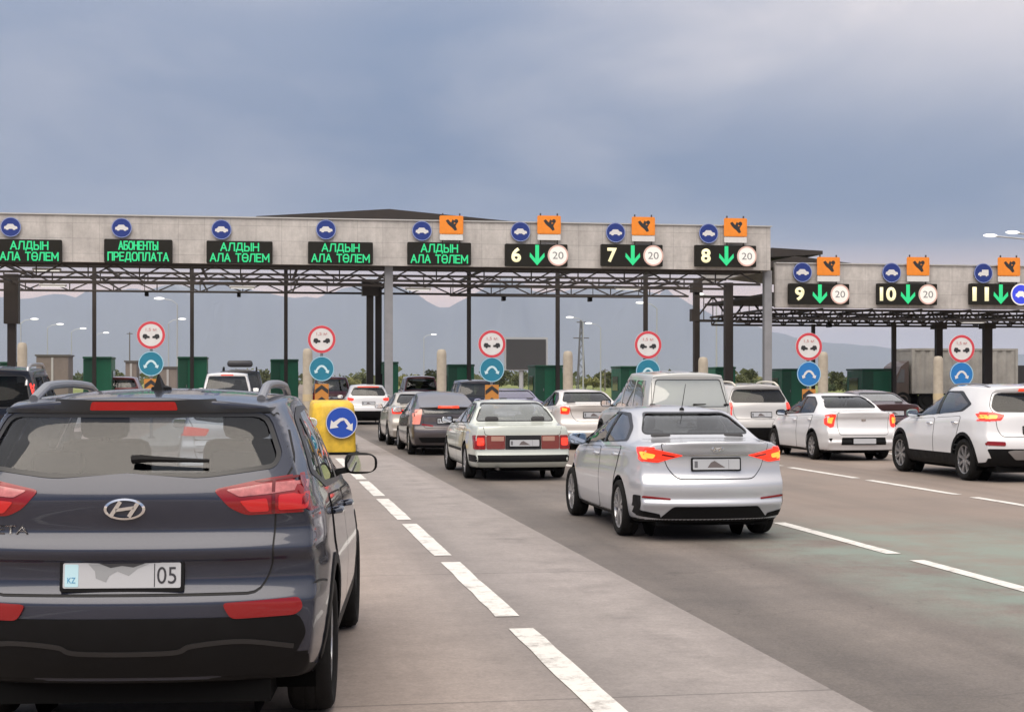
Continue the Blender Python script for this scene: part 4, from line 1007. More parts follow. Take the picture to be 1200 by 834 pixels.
# 3: pale old saloon
V['old'] = spec(OLDSEDAN, paint=paint('pale grey green', (.50, .53, .48), .15, .35, .06), glass=glass_mat('clear dusty glass', (.42, .45, .43), film=.22, filmcol=(.5, .54, .52)), mirror_mat=BLACK(),
    lamps=[lamp([(.655, .80), (.85, .80), (.85, .555), (.655, .555)], [(.055, .80), (.12, .80), (.12, .555), (.055, .555)], m=RED, off=.014, sub=[dict(B=rd([(.68, .755), (.80, .755), (.80, .62), (.68, .62)], .03), m=REDLIT, off=.0155)]), lamp([(.32, .795), (.645, .795), (.645, .56), (.32, .56)], m=lambda: mat('smoky red lens', (.16, .02, .015), .2, coat=.5), off=.012,
                sub=[dict(B=rd([(.34, .78), (.56, .78), (.56, .70), (.34, .70)], .01), m=lambda: mat('pale smoky lens', (.38, .22, .17), .25), off=.0145)])],
    clad=[(rd([(-.86, .455), (.86, .455), (.86, .335), (-.86, .335)], .015), 'B'), (rd([(.03, .455), (.62, .455), (.62, .335), (.03, .335)], .015), 'R'), (strip([(1.5, .50), (3.35, .50)], .05), 'R')],
    extra=[('rear_panel', TRIM, [(rd(sym([(.315, .555), (.315, .80)]), .01), 'B')], .008, .004)], exhaust=(-.45, .22))
make_car(V['old'], 'pale grey-green old square saloon with a black band between its red tail lights', 'car', 4.32, 24.75, R(0), .94)

# 4: dark liftback
V['lift'] = spec(LIFTBACK, paint=paint('dark brown grey', (.070, .058, .060), .4, .3, .08), glass=glass_mat('dark liftback glass', (.10, .10, .12)), mirror_mat=paint('blue grey mirror', (.16, .21, .28), .3),
    lamps=[lamp([(.60, 1.06), (.80, 1.06), (.82, .72), (.66, .72)], [(.05, 1.06), (.26, 1.04), (.20, .74), (.05, .72)], m=lambda: mat('pink lit lens', (.7, .25, .2), .2, coat=.5, emit=(1, .28, .16), estr=.08)), lamp([(.35, .70), (.62, .74), (.62, .70), (.36, .665)], m=RED, name='rear_reflector')],
    extra=[('high_brake_lamp', LAMP3LIT, [(rd(sym([(.25, 1.10), (.24, 1.135)]), .01), 'B')], .02, .01), ('rear_spoiler', TRIM, [(rd(sym([(.66, 1.085), (.62, 1.105)]), .01), 'B')], .016, .01)],
    clad=[(rd([(-.70, .42), (.70, .42), (.62, .3), (-.62, .3)], .03), 'B')])
make_car(V['lift'], 'dark brown-grey liftback with its high brake lamp lit, ahead of the pale old saloon', 'car', 4.18, 33.5, R(0), .95)

# 5: beige saloon ahead of it
V['beige'] = spec(SEDAN, grid=.035, sub=1, paint=paint('beige grey', (.42, .39, .35), .2, .35, .05), lamps=[lamp([(.45, .95), (.78, 1.0), (.78, .85), (.5, .86)], [(.05, 1.0), (.3, 1.0), (.2, .86), (.05, .86)], m=REDLIT)])
make_car(V['beige'], 'beige saloon mostly hidden in front of the dark liftback', 'car', 4.14, 38.55, R(0), .95)

# 6: white SUV with black rear bumper, far up the same lane
V['whitefar'] = spec(SUV, paint=paint('white', (.66, .66, .67), 0, .3, .03), lamps=[lamp([(.60, 1.10), (.84, 1.14), (.84, 1.0), (.62, 1.0)], [(.05, 1.14), (.4, 1.1), (.25, 1.0), (.05, 1.0)], m=REDLIT)],
    extra=[('high_brake_lamp', LAMP3LIT, [(rd(sym([(.45, 1.555), (.43, 1.59)]), .01), 'B')], .02, .01)])
make_car(V['whitefar'], 'white car with red roof-edge lamp and black bumper, right of the yellow island end', 'car', 4.14, 57.3, R(0), .90)
# 7: maroon tall car beyond
V['maroon'] = spec(OFFROADER, paint=paint('dark maroon', (.10, .018, .028), .2, .3, .06), lamps=[lamp([(.78, 1.1), (.88, 1.1), (.88, .8), (.78, .8)], m=RED)], rails=(.3, 2.5, .62, .06), railr=.03)
make_car(V['maroon'], 'dark maroon tall car with pale roof rails, past the yellow island end', 'car', 3.45, 71, R(0), .98)

# 8: white hatch seen through the crossover's windows
V['through'] = spec(CROSSOVER, paint=paint('white', (.66, .66, .67), 0, .3, .03), hatch=True, lamps=[lamp([(.45, 1.12), (.84, 1.16), (.84, 1.03), (.5, 1.03)], [(.05, 1.16), (.3, 1.15), (.2, 1.03), (.05, 1.03)], m=REDLIT)])
make_car(V['through'], 'white hatchback seen through the glass of the dark blue-grey crossover', 'car', -.15, 19.4, R(0), .93)
# 9: white tall car ahead in that lane
V['whitetop'] = spec(OFFROADER, paint=paint('white', (.66, .66, .67), 0, .3, .03), lamps=[lamp([(.78, 1.1), (.88, 1.1), (.88, .8), (.78, .8)], m=REDLIT)], extra=[('high_brake_lamp', LAMP3LIT, [(rd(sym([(.22, 1.765), (.22, 1.80)]), .01), 'B')], .02, .01)])
make_car(V['whitetop'], 'white tall car with lit red roof-edge lamp, just above the crossover roof', 'car', px_x(266, 58), 58, R(0), 1.04)
# 10: black van with roof box
V['blacktop'] = spec(OFFROADER, paint=paint('black', (.012, .012, .014), .2, .25, .1), lamps=[lamp([(.78, 1.1), (.88, 1.1), (.88, .8), (.78, .8)], m=RED)], rails=(.3, 2.5, .62, .10), railr=.03, rail_mat=BLACK)
t, B = make_car(V['blacktop'], 'black tall car with a long box on its roof, beyond the white tall car', 'car', px_x(281, 66), 66, R(0), 1.13)
bm = bmesh.new(); box(bm, (0, 1.3, 2.10), (.95, 1.7, .24), bevel=.09); from_bm('roof_box', bm, mat('roof box', (.04, .04, .045), .35), t, True)
# 11: black SUV at the left edge
V['leftsuv'] = spec(OFFROADER, paint=paint('blue black', (.006, .008, .015), .1, .25, .1, coat=.4, spec=.2), glass=glass_mat('very dark glass', (.04, .05, .07), refl=.12), rails=(.25, 2.6, .66, .07), railr=.03,
    lamps=[lamp([(.70, 1.60), (.86, 1.60), (.90, 1.28), (.80, 1.28)], [(.05, 1.6), (.30, 1.6), (.25, 1.28), (.05, 1.28)], m=REDLIT)])
make_car(V['leftsuv'], 'blue-black off-roader with pale roof rail and tall red lamp at the left edge', 'car', -4.42, 26.2, R(-1), 1.0)
# 12: small dark red car further left
V['redfar'] = spec(SUV, paint=paint('dark red', (.16, .02, .02), .2, .3, .05), lamps=[lamp([(.60, 1.10), (.84, 1.14), (.84, 1.0), (.62, 1.0)], m=RED)])
make_car(V['redfar'], 'dark car with a brownish roof beside the second green booth, far off on the left', 'car', px_x(139, 74), 74, R(0), 1.10)

# lane between second and third dashed lines
V['whitesal'] = spec(SEDAN, grid=.035, paint=paint('cream white', (.63, .60, .57), .05, .3, .03), sub=1,
    lamps=[lamp([(.58, 1.0), (.76, 1.04), (.78, .86), (.60, .85)], [(.05, 1.04), (.34, 1.02), (.22, .86), (.05, .86)], m=REDLIT, sub=[dict(B=rd([(.64, .99), (.75, 1.0), (.75, .93), (.65, .93)], .015), m=AMBER)])])
make_car(V['whitesal'], 'cream-white saloon with angular lit tail lights, half hidden behind the silver saloon', 'car', 7.93, 35.6, R(0), 1.0)
V['van'] = spec(OFFROADER, paint=paint('grey white', (.42, .43, .42), .05, .3, .04), glass=glass_mat('pale reflection glass', (.3, .32, .31), film=.68, filmcol=(.42, .45, .44)), mirror_mat=BLACK(), wiper=(.05, .3, 1.24, 1.25),  # pale diffuse film paints the grey reflection on the rear window
    dlo=None, rsw=.012, side_glass=glass_mat('grey side glass', (.3, .32, .32), film=.35, filmcol=(.42, .45, .44)),
    lamps=[lamp([(.82, 1.14), (.92, 1.14), (.92, .86), (.82, .86)], [(.03, 1.14), (.12, 1.14), (.12, .86), (.03, .86)], m=REDLIT)],
    extra=[('wiper_post', BLACK, [(rd([(-.02, 1.20), (.03, 1.20), (.03, 1.14), (-.02, 1.14)], .01), 'B'), (rd([(-.78, 1.255), (-.68, 1.255), (-.68, 1.225), (-.78, 1.225)], .01), 'B'), (rd([(.78, 1.255), (.68, 1.255), (.68, 1.225), (.78, 1.225)], .01), 'B')], .02, .015)])
make_car(V['van'], 'boxy off-white off-roader with a large pale reflective rear window behind the silver saloon', 'car', 7.93, 27.4, R(0), .965)
V['purple'] = spec(SEDAN, grid=.035, sub=1, paint=paint('lilac grey', (.20, .19, .30), .3, .3, .05), glass=glass_mat('lilac glass', (.2, .2, .3), film=.35, filmcol=(.22, .2, .34)), lamps=[lamp([(.45, .95), (.78, 1.0), (.78, .85), (.5, .86)], m=RED)])
make_car(V['purple'], 'lilac-grey saloon showing only roof and sloping glass left of the cream saloon', 'car', 7.9, 45.8, R(0), .98)
V['darksuv'] = spec(OFFROADER, paint=paint('navy black', (.016, .018, .032), .2, .3, .08), lamps=[lamp([(.78, 1.1), (.88, 1.1), (.88, .8), (.78, .8)], m=RED)])
make_car(V['darksuv'], 'navy-black car under the chevron board, past the old saloon', 'car', 7.72, 53.5, R(0), .89)
V['redsuv'] = spec(OFFROADER, paint=paint('deep red', (.13, .012, .014), .2, .3, .06), lamps=[lamp([(.78, 1.1), (.88, 1.1), (.88, .8), (.78, .8)], m=RED)])
make_car(V['redsuv'], 'deep red car far beyond the gantry column, above the dark liftback', 'car', px_x(494, 76), 76, R(0), 1.0)

# lane between third and fourth lines
V['rack'] = spec(SUV, paint=paint('dusty white', (.47, .46, .45), 0, .35, .05), glass=glass_mat('dark suv glass', (.06, .065, .07), refl=.4), rails=(.4, 2.5, .56, .07), railr=.025, rail_mat=lambda: mat('cream rail', (.55, .52, .45), .4),
    lamps=[lamp([(.70, 1.20), (.90, 1.20), (.90, .98), (.72, .98)], [(.05, 1.2), (.24, 1.2), (.2, .98), (.05, .98)], m=REDLIT)])
make_car(V['rack'], 'white estate with pale roof bars and dark rear window, ahead of the small white saloon', 'car', 11.72, 34.6, R(0), .94)
V['whitesmall'] = spec(SEDAN, grid=.03, paint=paint('white', (.66, .66, .67), 0, .3, .03), sub=1, mirror_mat=BLACK(), corner=.05, bulge=(.11, .3),
    top=[(0, 1.09), (.1, 1.115), (.5, 1.13), (.68, 1.14), (1.0, 1.30), (1.3, 1.42), (1.75, 1.485), (2.2, 1.495), (2.7, 1.45), (3.0, 1.36), (3.6, 1.02), (4.1, .92), (4.4, .76)],
    rear_window=rd(sym([(.60, 1.165), (.475, 1.41)]), .05), windscreen=rd(sym([(.66, 1.07), (.5, 1.39)]), .05),
    side_windows=[rd([(2.02, 1.02), (3.12, 1.0), (2.72, 1.28), (2.42, 1.385), (2.02, 1.40)], .04), rd([(1.10, 1.06), (1.94, 1.02), (1.94, 1.40), (1.52, 1.38), (1.22, 1.24)], .05)],
    dlo=rd([(1.02, 1.05), (3.25, .97), (2.76, 1.31), (2.4, 1.415), (1.5, 1.41), (1.14, 1.25)], .06), archclad=.03, archz=.2,
    lamps=[lamp([(.62, 1.02), (.70, 1.04), (.80, 1.0), (.81, .80), (.74, .73), (.66, .76)], [(.04, 1.02), (.17, 1.0), (.17, .76), (.04, .74)], m=REDLIT, sub=[dict(B=rd([(.67, .97), (.77, .96), (.78, .84), (.70, .82)], .02), m=AMBER)])],
    tailgate=rd(sym([(.56, .58), (.58, .80), (.60, 1.085)]), .06), plate=(0, .44, 2), plate_marks=False,
    clad=[(rd([(-.50, .52), (.50, .52), (.52, .36), (-.52, .36)], .02), 'B'), (rd([(.70, .50), (.78, .50), (.74, .42)], .01), 'B'), (rd([(-.70, .50), (-.78, .50), (-.74, .42)], .01), 'B')],
    extra=[('emblem', CHROME, [(rd([(-.05, .93), (.05, .93), (.05, .87), (-.05, .87)], .025), 'B')], .012, .004)], wheel=dict(spokes=8, rim=.68, sw=.055))
make_car(V['whitesmall'], 'small white saloon with rounded upright tail lights and plate in a black bumper strip', 'car', 12.28, 29.8, R(0), .93)
V['whitesuv'] = spec(SUV, paint=paint('white', (.66, .66, .67), 0, .3, .03), sub=2, glass=glass_mat('dark suv glass', (.06, .065, .07), refl=.4), side_glass=glass_mat('green side glass', (.16, .2, .19)), mirror_mat=paint('teal mirror', (.10, .16, .16), .3), handle_mat=CHROME(), plate_marks=False,
    lamps=[lamp([(.55, 1.155), (.72, 1.20), (.90, 1.20), (.90, 1.05), (.62, 1.06)], [(.05, 1.20), (.62, 1.17), (.42, 1.06), (.05, 1.03)], m=REDLIT, sub=[dict(S=rd([(.08, 1.15), (.36, 1.13), (.3, 1.085), (.08, 1.08)], .02), m=AMBER), dict(B=rd([(.66, 1.15), (.87, 1.15), (.87, 1.09), (.68, 1.09)], .02), m=AMBER)]),
           lamp([(.58, .70), (.86, .71), (.86, .64), (.58, .63)], [(.06, .70), (.24, .68), (.22, .64), (.06, .64)], name='rear_reflector')],
    extra=[('high_brake_lamp', LAMP3LIT, [(rd(sym([(.26, 1.56), (.25, 1.605)]), .01), 'B')], .02, .01), ('skid_plate', SATIN, [(rd(sym([(.40, .40), (.55, .54), (.45, .56)]), .03), 'B')], .016, .006)],
    rails=(.6, 2.3, .60, .035), railr=.015)
make_car(V['whitesuv'], 'large white crossover with black lower cladding, cut by the right edge', 'car', 12.42, 22.95, R(0), .945)
V['maroon2'] = spec(SEDAN, grid=.035, sub=1, paint=paint('maroon', (.045, .014, .02), .2, .3, .05), glass=glass_mat('pale grey glass', (.3, .31, .31), film=.3, filmcol=(.4, .4, .4)), lamps=[lamp([(.45, .95), (.78, 1.0), (.78, .85), (.5, .86)], m=RED)])
make_car(V['maroon2'], 'maroon saloon showing roof and rear glass between the two white cars on the right', 'car', 16.25, 37.4, R(0), .97)

# ------------------------------------------------------------------ toll gantry
STEEL = mat('dark painted steel', (.034, .027, .023), .6, .1, noise=(2, .2))
GREYSTEEL = mat('grey painted steel', (.23, .23, .24), .5, .1, noise=(2, .12))
def fascia_mat():
    m = mat('fascia cladding', (.42, .40, .385), .6); nt = m.node_tree; N = nt.nodes; L = nt.links; b = N['Principled BSDF']
    tc = N.new('ShaderNodeTexCoord'); mp = N.new('ShaderNodeMapping'); mp.inputs['Rotation'].default_value = (R(90), 0, 0); L.new(tc.outputs['Object'], mp.inputs[0])
    br = N.new('ShaderNodeTexBrick'); br.offset = 0; br.inputs['Scale'].default_value = 1; br.inputs['Brick Width'].default_value = 1.05; br.inputs['Row Height'].default_value = .62
    br.inputs['Mortar Size'].default_value = .009; br.inputs['Color1'].default_value = (.48, .452, .427, 1); br.inputs['Color2'].default_value = (.44, .412, .39, 1); br.inputs['Mortar'].default_value = (.31, .295, .28, 1)
    br.inputs['Bias'].default_value = .1; L.new(mp.outputs[0], br.inputs[0])
    def var(scale, vec, lo, hi, det=7):
        n = N.new('ShaderNodeTexNoise'); n.inputs['Scale'].default_value = scale; n.inputs['Detail'].default_value = det; n.inputs['Roughness'].default_value = .65; L.new(vec, n.inputs[0])
        r = N.new('ShaderNodeMapRange'); r.inputs[1].default_value = .3; r.inputs[2].default_value = .7; r.inputs[3].default_value = lo; r.inputs[4].default_value = hi; L.new(n.outputs[0], r.inputs[0]); return r.outputs[0]
    m2 = N.new('ShaderNodeMapping'); m2.inputs['Scale'].default_value = (2.6, 1, .28); L.new(tc.outputs['Object'], m2.inputs[0])
    k = None
    for q in (var(.9, tc.outputs['Object'], .84, 1.14), var(1.6, m2.outputs[0], .86, 1.10), var(7, tc.outputs['Object'], .90, 1.09)):
        if k is None: k = q
        else:
            x = N.new('ShaderNodeMath'); x.operation = 'MULTIPLY'; L.new(k, x.inputs[0]); L.new(q, x.inputs[1]); k = x.outputs[0]
    v = N.new('ShaderNodeVectorMath'); v.operation = 'SCALE'; L.new(br.outputs[0], v.inputs[0]); L.new(k, v.inputs['Scale']); L.new(v.outputs[0], b.inputs['Base Color'])
    return m
FASCIA = fascia_mat()
GY = 64.5
def truss(bm, x0, x1, y, zt, zb, step=1.5, w=.09):
    bar(bm, (x0, y, zt), (x1, y, zt), w); bar(bm, (x0, y, zb), (x1, y, zb), w); n = max(1, round((x1 - x0) / step)); d = (x1 - x0) / n
    for k in range(n):
        a = x0 + k * d; bar(bm, (a, y, zb), (a + d / 2, y, zt), w * .6); bar(bm, (a + d / 2, y, zt), (a + d, y, zb), w * .6); bar(bm, (a, y, zb), (a, y, zt), w * .5)
def column(parent, x, y, z, w, m, d=None, name='column', collar=None):
    bm = bmesh.new(); box(bm, (x, y, z / 2), (w, d or w, z)); box(bm, (x, y, .19), (w * 1.7, (d or w) * 1.7, .08))
    if collar: box(bm, (x, y, z - collar[1] / 2), (collar[0], collar[0], collar[1]))
    return from_bm(name, bm, m, parent)
def flood(parent, x, y, z):
    bm = bmesh.new(); box(bm, (x, y, z), (1.15, .35, .10), bevel=.03); o = from_bm('light_fitting', bm, mat('fitting grey', (.5, .5, .5), .5), parent)
    bm = bmesh.new(); box(bm, (x, y, z - .055), (1.0, .28, .02)); from_bm('diffuser', bm, mat('lit diffuser', (.9, .9, .88), .4, emit=(1, .98, .92), estr=.5), o)
def rail(parent, x0, x1, y, z, zt, cams):
    bm = bmesh.new(); tube(bm, (x0, y, z), (x1, y, z), .035, seg=8)
    n = max(2, round((x1 - x0) / 2.1))
    for k in range(n + 1):
        x = x0 + .15 + (x1 - x0 - .3) * k / n; tube(bm, (x, y, z), (x, y, zt), .018, seg=6)
    o = from_bm('camera_rail', bm, STEEL, parent)
    for x in cams:
        bm = bmesh.new(); box(bm, (x, y - .05, z - .14), (.16, .42, .16), bevel=.02); tube(bm, (x, y, z - .02), (x, y, z - .1), .03, seg=8); box(bm, (x, y - .16, z - .045), (.2, .5, .02)); from_bm('camera', bm, BLACK(), o)

main = thing('toll_canopy', 'long grey-clad toll canopy with five green word boards and lanes 6 to 8', 'toll gantry', (0, 0, 0))
X0, X1 = -15.0, px_x(903, GY); ZB, ZT = 6.48, 8.37
bm = bmesh.new(); box(bm, ((X0 + X1) / 2, GY + .12, (ZB + ZT) / 2), (X1 - X0, .22, ZT - ZB)); box(bm, (X1 - .11, GY + 5, (ZB + ZT) / 2), (.2, 9.4, ZT - ZB)); from_bm('fascia', bm, FASCIA, main)
bm = bmesh.new(); box(bm, ((X0 + X1) / 2, GY + .1, ZT + .03), (X1 - X0 + .1, .32, .05)); from_bm('coping', bm, mat('coping metal', (.5, .49, .47), .4, .4), main)
bm = bmesh.new()
xa, xr, xb = px_x(300, GY + 4), px_x(455, GY + 4), px_x(606, GY + 4)
for y0, y1 in ((GY + 3.4, GY + 15),):
    a = [bm.verts.new(p) for p in ((xa, y0, 8.82), (xr, y0, 9.24), (xb, y0, 8.76), (xb, y0, 8.3), (xr, y0, 8.6), (xa, y0, 8.3))]; b = [bm.verts.new((v.co.x, y1, v.co.z)) for v in a]
    bm.faces.new(a); bm.faces.new(b[::-1])
    for k in range(6): bm.faces.new((a[k], b[k], b[(k + 1) % 6], a[(k + 1) % 6]))
for k in range(7):
    f = k / 6; 
    if 0 < k < 6: box(bm, (xa + (xb - xa) * f, GY + 3.5, 8.0), (.08, .08, .9))
from_bm('roof', bm, STEEL, main)
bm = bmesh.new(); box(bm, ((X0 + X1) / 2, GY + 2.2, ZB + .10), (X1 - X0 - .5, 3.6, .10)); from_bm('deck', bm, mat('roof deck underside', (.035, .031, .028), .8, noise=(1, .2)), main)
bm = bmesh.new(); zb = 5.88
for y in (GY + .5, GY + 5.5, GY + 11.9): truss(bm, X0, X1 - .3, y, ZB - .05, zb + (.1 if y > GY + 1 else 0), 2.06, .10)
k = X0 + .3
while k < X1: bar(bm, (k, GY + .5, ZB + .12), (k, GY + 12, ZB + .12), .1); bar(bm, (k, GY + .5, zb + .1), (k, GY + 12, zb + .15), .06); k += 4.12
from_bm('roof_truss', bm, STEEL, main)
column(main, px_x(455.5, GY + .5), GY + .55, ZB + .02, .34, GREYSTEEL, .3); column(main, px_x(899.5, GY + .5), GY + .55, ZB + .02, .34, GREYSTEEL, .3)
column(main, px_x(433.5, 73), 73, ZB - .1, .32, STEEL, .3, collar=(.75, .7)); column(main, px_x(443.5, 74), 74, ZB - .1, .30, STEEL, .3)
column(main, px_x(14, 71), 71, ZB - .1, .36, STEEL, .3, collar=(.62, 2.2)); column(main, px_x(853.5, 71.5), 71.5, ZB - .1, .40, STEEL, .3)
column(main, px_x(816, 78), 78, ZB + .3, .30, STEEL, .3, collar=(.55, .5))
for u, y, w in ((110.5, 72, .17), (225, 72, .17), (335, 72, .17), (549.5, 72, .18), (653.5, 72, .18), (756.5, 72, .19)): column(main, px_x(u, y), y, ZB + .5, w, STEEL, name='post')
bm = bmesh.new(); xl, xq = px_x(814, 76), px_x(899, 76)
truss(bm, xl, xq, 76, 5.95, 4.72, 1.9, .13)
for q in range(9): bar(bm, (xl + (xq - xl) * q / 8, 76, 4.72), (xl + (xq - xl) * q / 8, 76, 5.95), .04)
box(bm, (xl, 76, 5.0), (.42, .42, .62)); from_bm('side_truss', bm, STEEL, main)
for u, y in ((55, 66.5), (62, 69.5), (284, 69.5), (490, 69.5), (735, 67.5)): flood(main, px_x(u, y), y, 5.82 if y > 67 else 6.3)
rail(main, px_x(107, 70), px_x(345, 70), 70, 5.62, 6.4, [px_x(172, 70), px_x(280, 70)])
rail(main, px_x(527, 70), px_x(752, 70), 70, 5.55, 6.4, [px_x(590, 70), px_x(691, 70)])

side = thing('toll_canopy', 'lower grey-clad toll canopy on the right with boards for lanes 9 to 11', 'toll gantry', (0, 0, 0))
SY = 66.2; A0, A1 = px_x(902.5, SY) + .25, px_x(1330, SY)
bm = bmesh.new(); box(bm, ((A0 + A1) / 2, SY + .12, 5.93), (A1 - A0, .22, 1.98)); from_bm('fascia', bm, FASCIA, side)
bm = bmesh.new(); box(bm, ((A0 + A1) / 2, SY + .1, 6.945), (A1 - A0, .32, .05)); from_bm('coping', bm, MATS['coping metal'], side)
bm = bmesh.new()
for (xa, za), (xr, zr), (xb, zb_) in (((px_x(890, 70), 7.2), (px_x(925, 70), 7.52), (px_x(1055, 70), 6.92)),):
    a = [bm.verts.new(p) for p in ((xa, SY + 3, za), (xr, SY + 3, zr), (xb, SY + 3, zb_), (xb, SY + 3, zb_ - .2), (xr, SY + 3, zr - .3), (xa, SY + 3, za - .3))]; b = [bm.verts.new((v.co.x, SY + 15, v.co.z)) for v in a]
    bm.faces.new(a); bm.faces.new(b[::-1])
    for k in range(6): bm.faces.new((a[k], b[k], b[(k + 1) % 6], a[(k + 1) % 6]))
from_bm('roof', bm, STEEL, side)
bm = bmesh.new(); xa, xb = px_x(897, 76), px_x(956, 76)
a = [bm.verts.new(p) for p in ((xa, 75, 8.42), (xb, 75, 8.30), (xb, 75, 8.12), (xa, 75, 7.95))]; b = [bm.verts.new((v.co.x, 83, v.co.z)) for v in a]
bm.faces.new(a); bm.faces.new(b[::-1])
for k in range(4): bm.faces.new((a[k], b[k], b[(k + 1) % 4], a[(k + 1) % 4]))
for k in range(4): bar(bm, (xa, 75.2 + k * 2.4, 7.55), (xb - .3, 75.2 + k * 2.4, 8.15), .09)
bar(bm, (xa, 75.1, 7.5), (xa + 1.6, 75.1, 7.5), .1); from_bm('roof_overhang', bm, STEEL, side)
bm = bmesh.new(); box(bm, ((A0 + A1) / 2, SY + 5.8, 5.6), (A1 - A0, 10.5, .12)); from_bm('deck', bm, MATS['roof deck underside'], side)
bm = bmesh.new()
for y in (SY + .5, SY + 4.5, SY + 8.5): truss(bm, A0 - .4, A1, y, 4.86, 4.46, .95, .10)
k = A0
while k < A1: bar(bm, (k, SY + .5, 4.9), (k, SY + 10, 4.9), .1); k += 2.4
from_bm('roof_truss', bm, STEEL, side)
for u, y, w, n in ((953, 74, .16, 'post'), (1047.5, 72, .19, 'post'), (1100, 73, .32, 'column'), (1157, 72, .42, 'column')): column(side, px_x(u, y), y, 4.5, w, STEEL, .28 if n == 'column' else None, name=n, collar=(.62, .25) if n == 'column' else None)
for u in (1140,): flood(side, px_x(u, 67.5), 67.5, 4.42)
rail(side, px_x(925, 70), px_x(1046, 70), 70, 4.42, 4.9, [px_x(971, 70)])

# ------------------------------------------------------------------ boards and discs on the gantry
LEDG = mat('green led', (.01, .10, .04), .5, emit=(.02, .85, .30), estr=.48)
LEDY = mat('pale yellow led', (.45, .42, .25), .5, emit=(1, .90, .55), estr=.5)
LEDW = mat('white led', (.75, .74, .7), .5, emit=(1, .93, .84), estr=.10)
HOUSE = mat('board housing', (.010, .009, .006), .6, noise=(8, .2), spec=.25)
WHITE = mat('sign white', (.62, .61, .60), .45, noise=(5, .05))
SBLUE = mat('sign blue', (.012, .032, .19), .35, noise=(5, .06))
SORANGE = mat('sign orange', (.78, .24, .02), .4, noise=(5, .06))
SRED = mat('sign red', (.55, .05, .07), .4)
SBLACK = mat('sign black', (.02, .02, .022), .5)
def pt(u, v, Y):
    X = px_x(u, Y); return X, px_z(v, X, Y)
CAR_ICON = [(-.78, -.22), (-.60, -.22), (-.54, -.32), (-.40, -.36), (-.27, -.32), (-.21, -.22), (.21, -.22), (.27, -.32), (.40, -.36), (.54, -.32), (.60, -.22), (.78, -.22), (.80, -.02), (.70, .08), (.48, .12), (.28, .36), (-.34, .36), (-.56, .12), (-.76, .06)]
TRUCK_ICON = [(-.70, -.28), (-.52, -.28), (-.45, -.40), (-.33, -.40), (-.26, -.28), (.26, -.28), (.33, -.40), (.45, -.40), (.52, -.28), (.66, -.28), (.66, .40), (-.20, .40), (-.20, .12), (-.48, .12), (-.70, -.08)]
GLYPH = {'А': (1, ['00 .5,1 1,0', '.19,.33 .81,.33']), 'Л': (1, ['0,0 .12,.12 .28,1 1,1 1,0']), 'Д': (1.1, ['.15,.16 .3,1 .86,1 .86,.16', '0,-.14 0,.12 1,.12 1,-.14']), 'Ь': (.8, ['0,1 0,0 .75,0 1,.14 1,.42 .75,.56 0,.56']),
         'Ы': (1.15, ['0,1 0,0 .5,0 .66,.14 .66,.42 .5,.56 0,.56', '1,0 1,1']), 'Н': (.9, ['0,0 0,1', '1,0 1,1', '0,.52 1,.52']), 'Т': (.9, ['0,1 1,1', '.5,0 .5,1']), 'Ө': (1, ['.25,0 .75,0 1,.25 1,.75 .75,1 .25,1 0,.75 0,.25 .25,0', '.06,.5 .94,.5']),
         'О': (1, ['.25,0 .75,0 1,.25 1,.75 .75,1 .25,1 0,.75 0,.25 .25,0']), 'Е': (.8, ['1,0 0,0 0,1 1,1', '0,.52 .85,.52']), 'М': (1.15, ['0,0 0,1 .5,.3 1,1 1,0']), 'Б': (.85, ['.95,1 0,1 0,0 .75,0 1,.14 1,.42 .75,.56 0,.56']), 'П': (.9, ['0,0 0,1 1,1 1,0']), 'Р': (.85, ['0,0 0,1 .75,1 1,.86 1,.58 .75,.44 0,.44']), ' ': (.45, [])}
def led_word(s, m, parent, cz, w, h, y=-.022):
    """letters of straight lit strokes, fitted to width w and height h, centred on height cz"""
    gap = .34; tot = sum(GLYPH[c][0] for c in s) + gap * (len(s) - 1); u = w / tot; th = h * .17; bm = bmesh.new(); x = -w / 2; lay = 0
    for c in s:
        gw = GLYPH[c][0] * u
        for st in GLYPH[c][1]:
            pts = [(0.0, 0.0) if q == '00' else tuple(float(v) for v in q.split(',')) for q in st.split()]
            P2 = [(x + a * gw, cz + (b - .5) * h) for a, b in pts]
            for (xa, za), (xb, zb_) in zip(P2, P2[1:]):
                d = math.hypot(xb - xa, zb_ - za); ex, ez = (xb - xa) / d * th * .42, (zb_ - za) / d * th * .42; nx, nz = -(zb_ - za) / d * th / 2, (xb - xa) / d * th / 2; lay = (lay + 1) % 7
                plate(bm, [(xa - ex + nx, za - ez + nz), (xa - ex - nx, za - ez - nz), (xb + ex - nx, zb_ + ez - nz), (xb + ex + nx, zb_ + ez + nz)], y - .006 - lay * .0012, y)
        x += gw + gap * u
    return from_bm('lettering', bm, m, parent)
def word_board(u0, u1, v0, v1, lines, label, Y):
    (xa, zt), (xb, zb_) = pt(u0, v0, Y), pt(u1, v1, Y); w, h = xb - xa, zt - zb_
    t = thing('word_board', label, 'electronic sign', ((xa + xb) / 2, Y, (zt + zb_) / 2), 0, 'green word boards on the canopy')
    bm = bmesh.new(); plate(bm, rrect(w, h, .05), -.02, .16); plate(bm, [(-w * .3, -h * .2), (w * .3, -h * .2), (w * .3, h * .2), (-w * .3, h * .2)], .16, Yb - Y); from_bm('housing', bm, HOUSE, t)
    for k, s in enumerate(lines):
        ww = w * (.90 if len(s) > 8 else .58); led_word(s, LEDG, t, h * (.235 if k == 0 else -.235), ww * .98, h * .33)
    return t
Yb = GY + .01
WB = ((-4, 72.5, 280, 308, 'leftmost green word board, cut by the picture edge'), (122, 202, 280, 308.5, None), (242, 319.5, 282, 309.5, 'green word board between the prepaid-subscriber board and the canopy roof ridge side'), (361, 437, 283, 310, ''), (477.5, 552, 283.5, 311, ''))
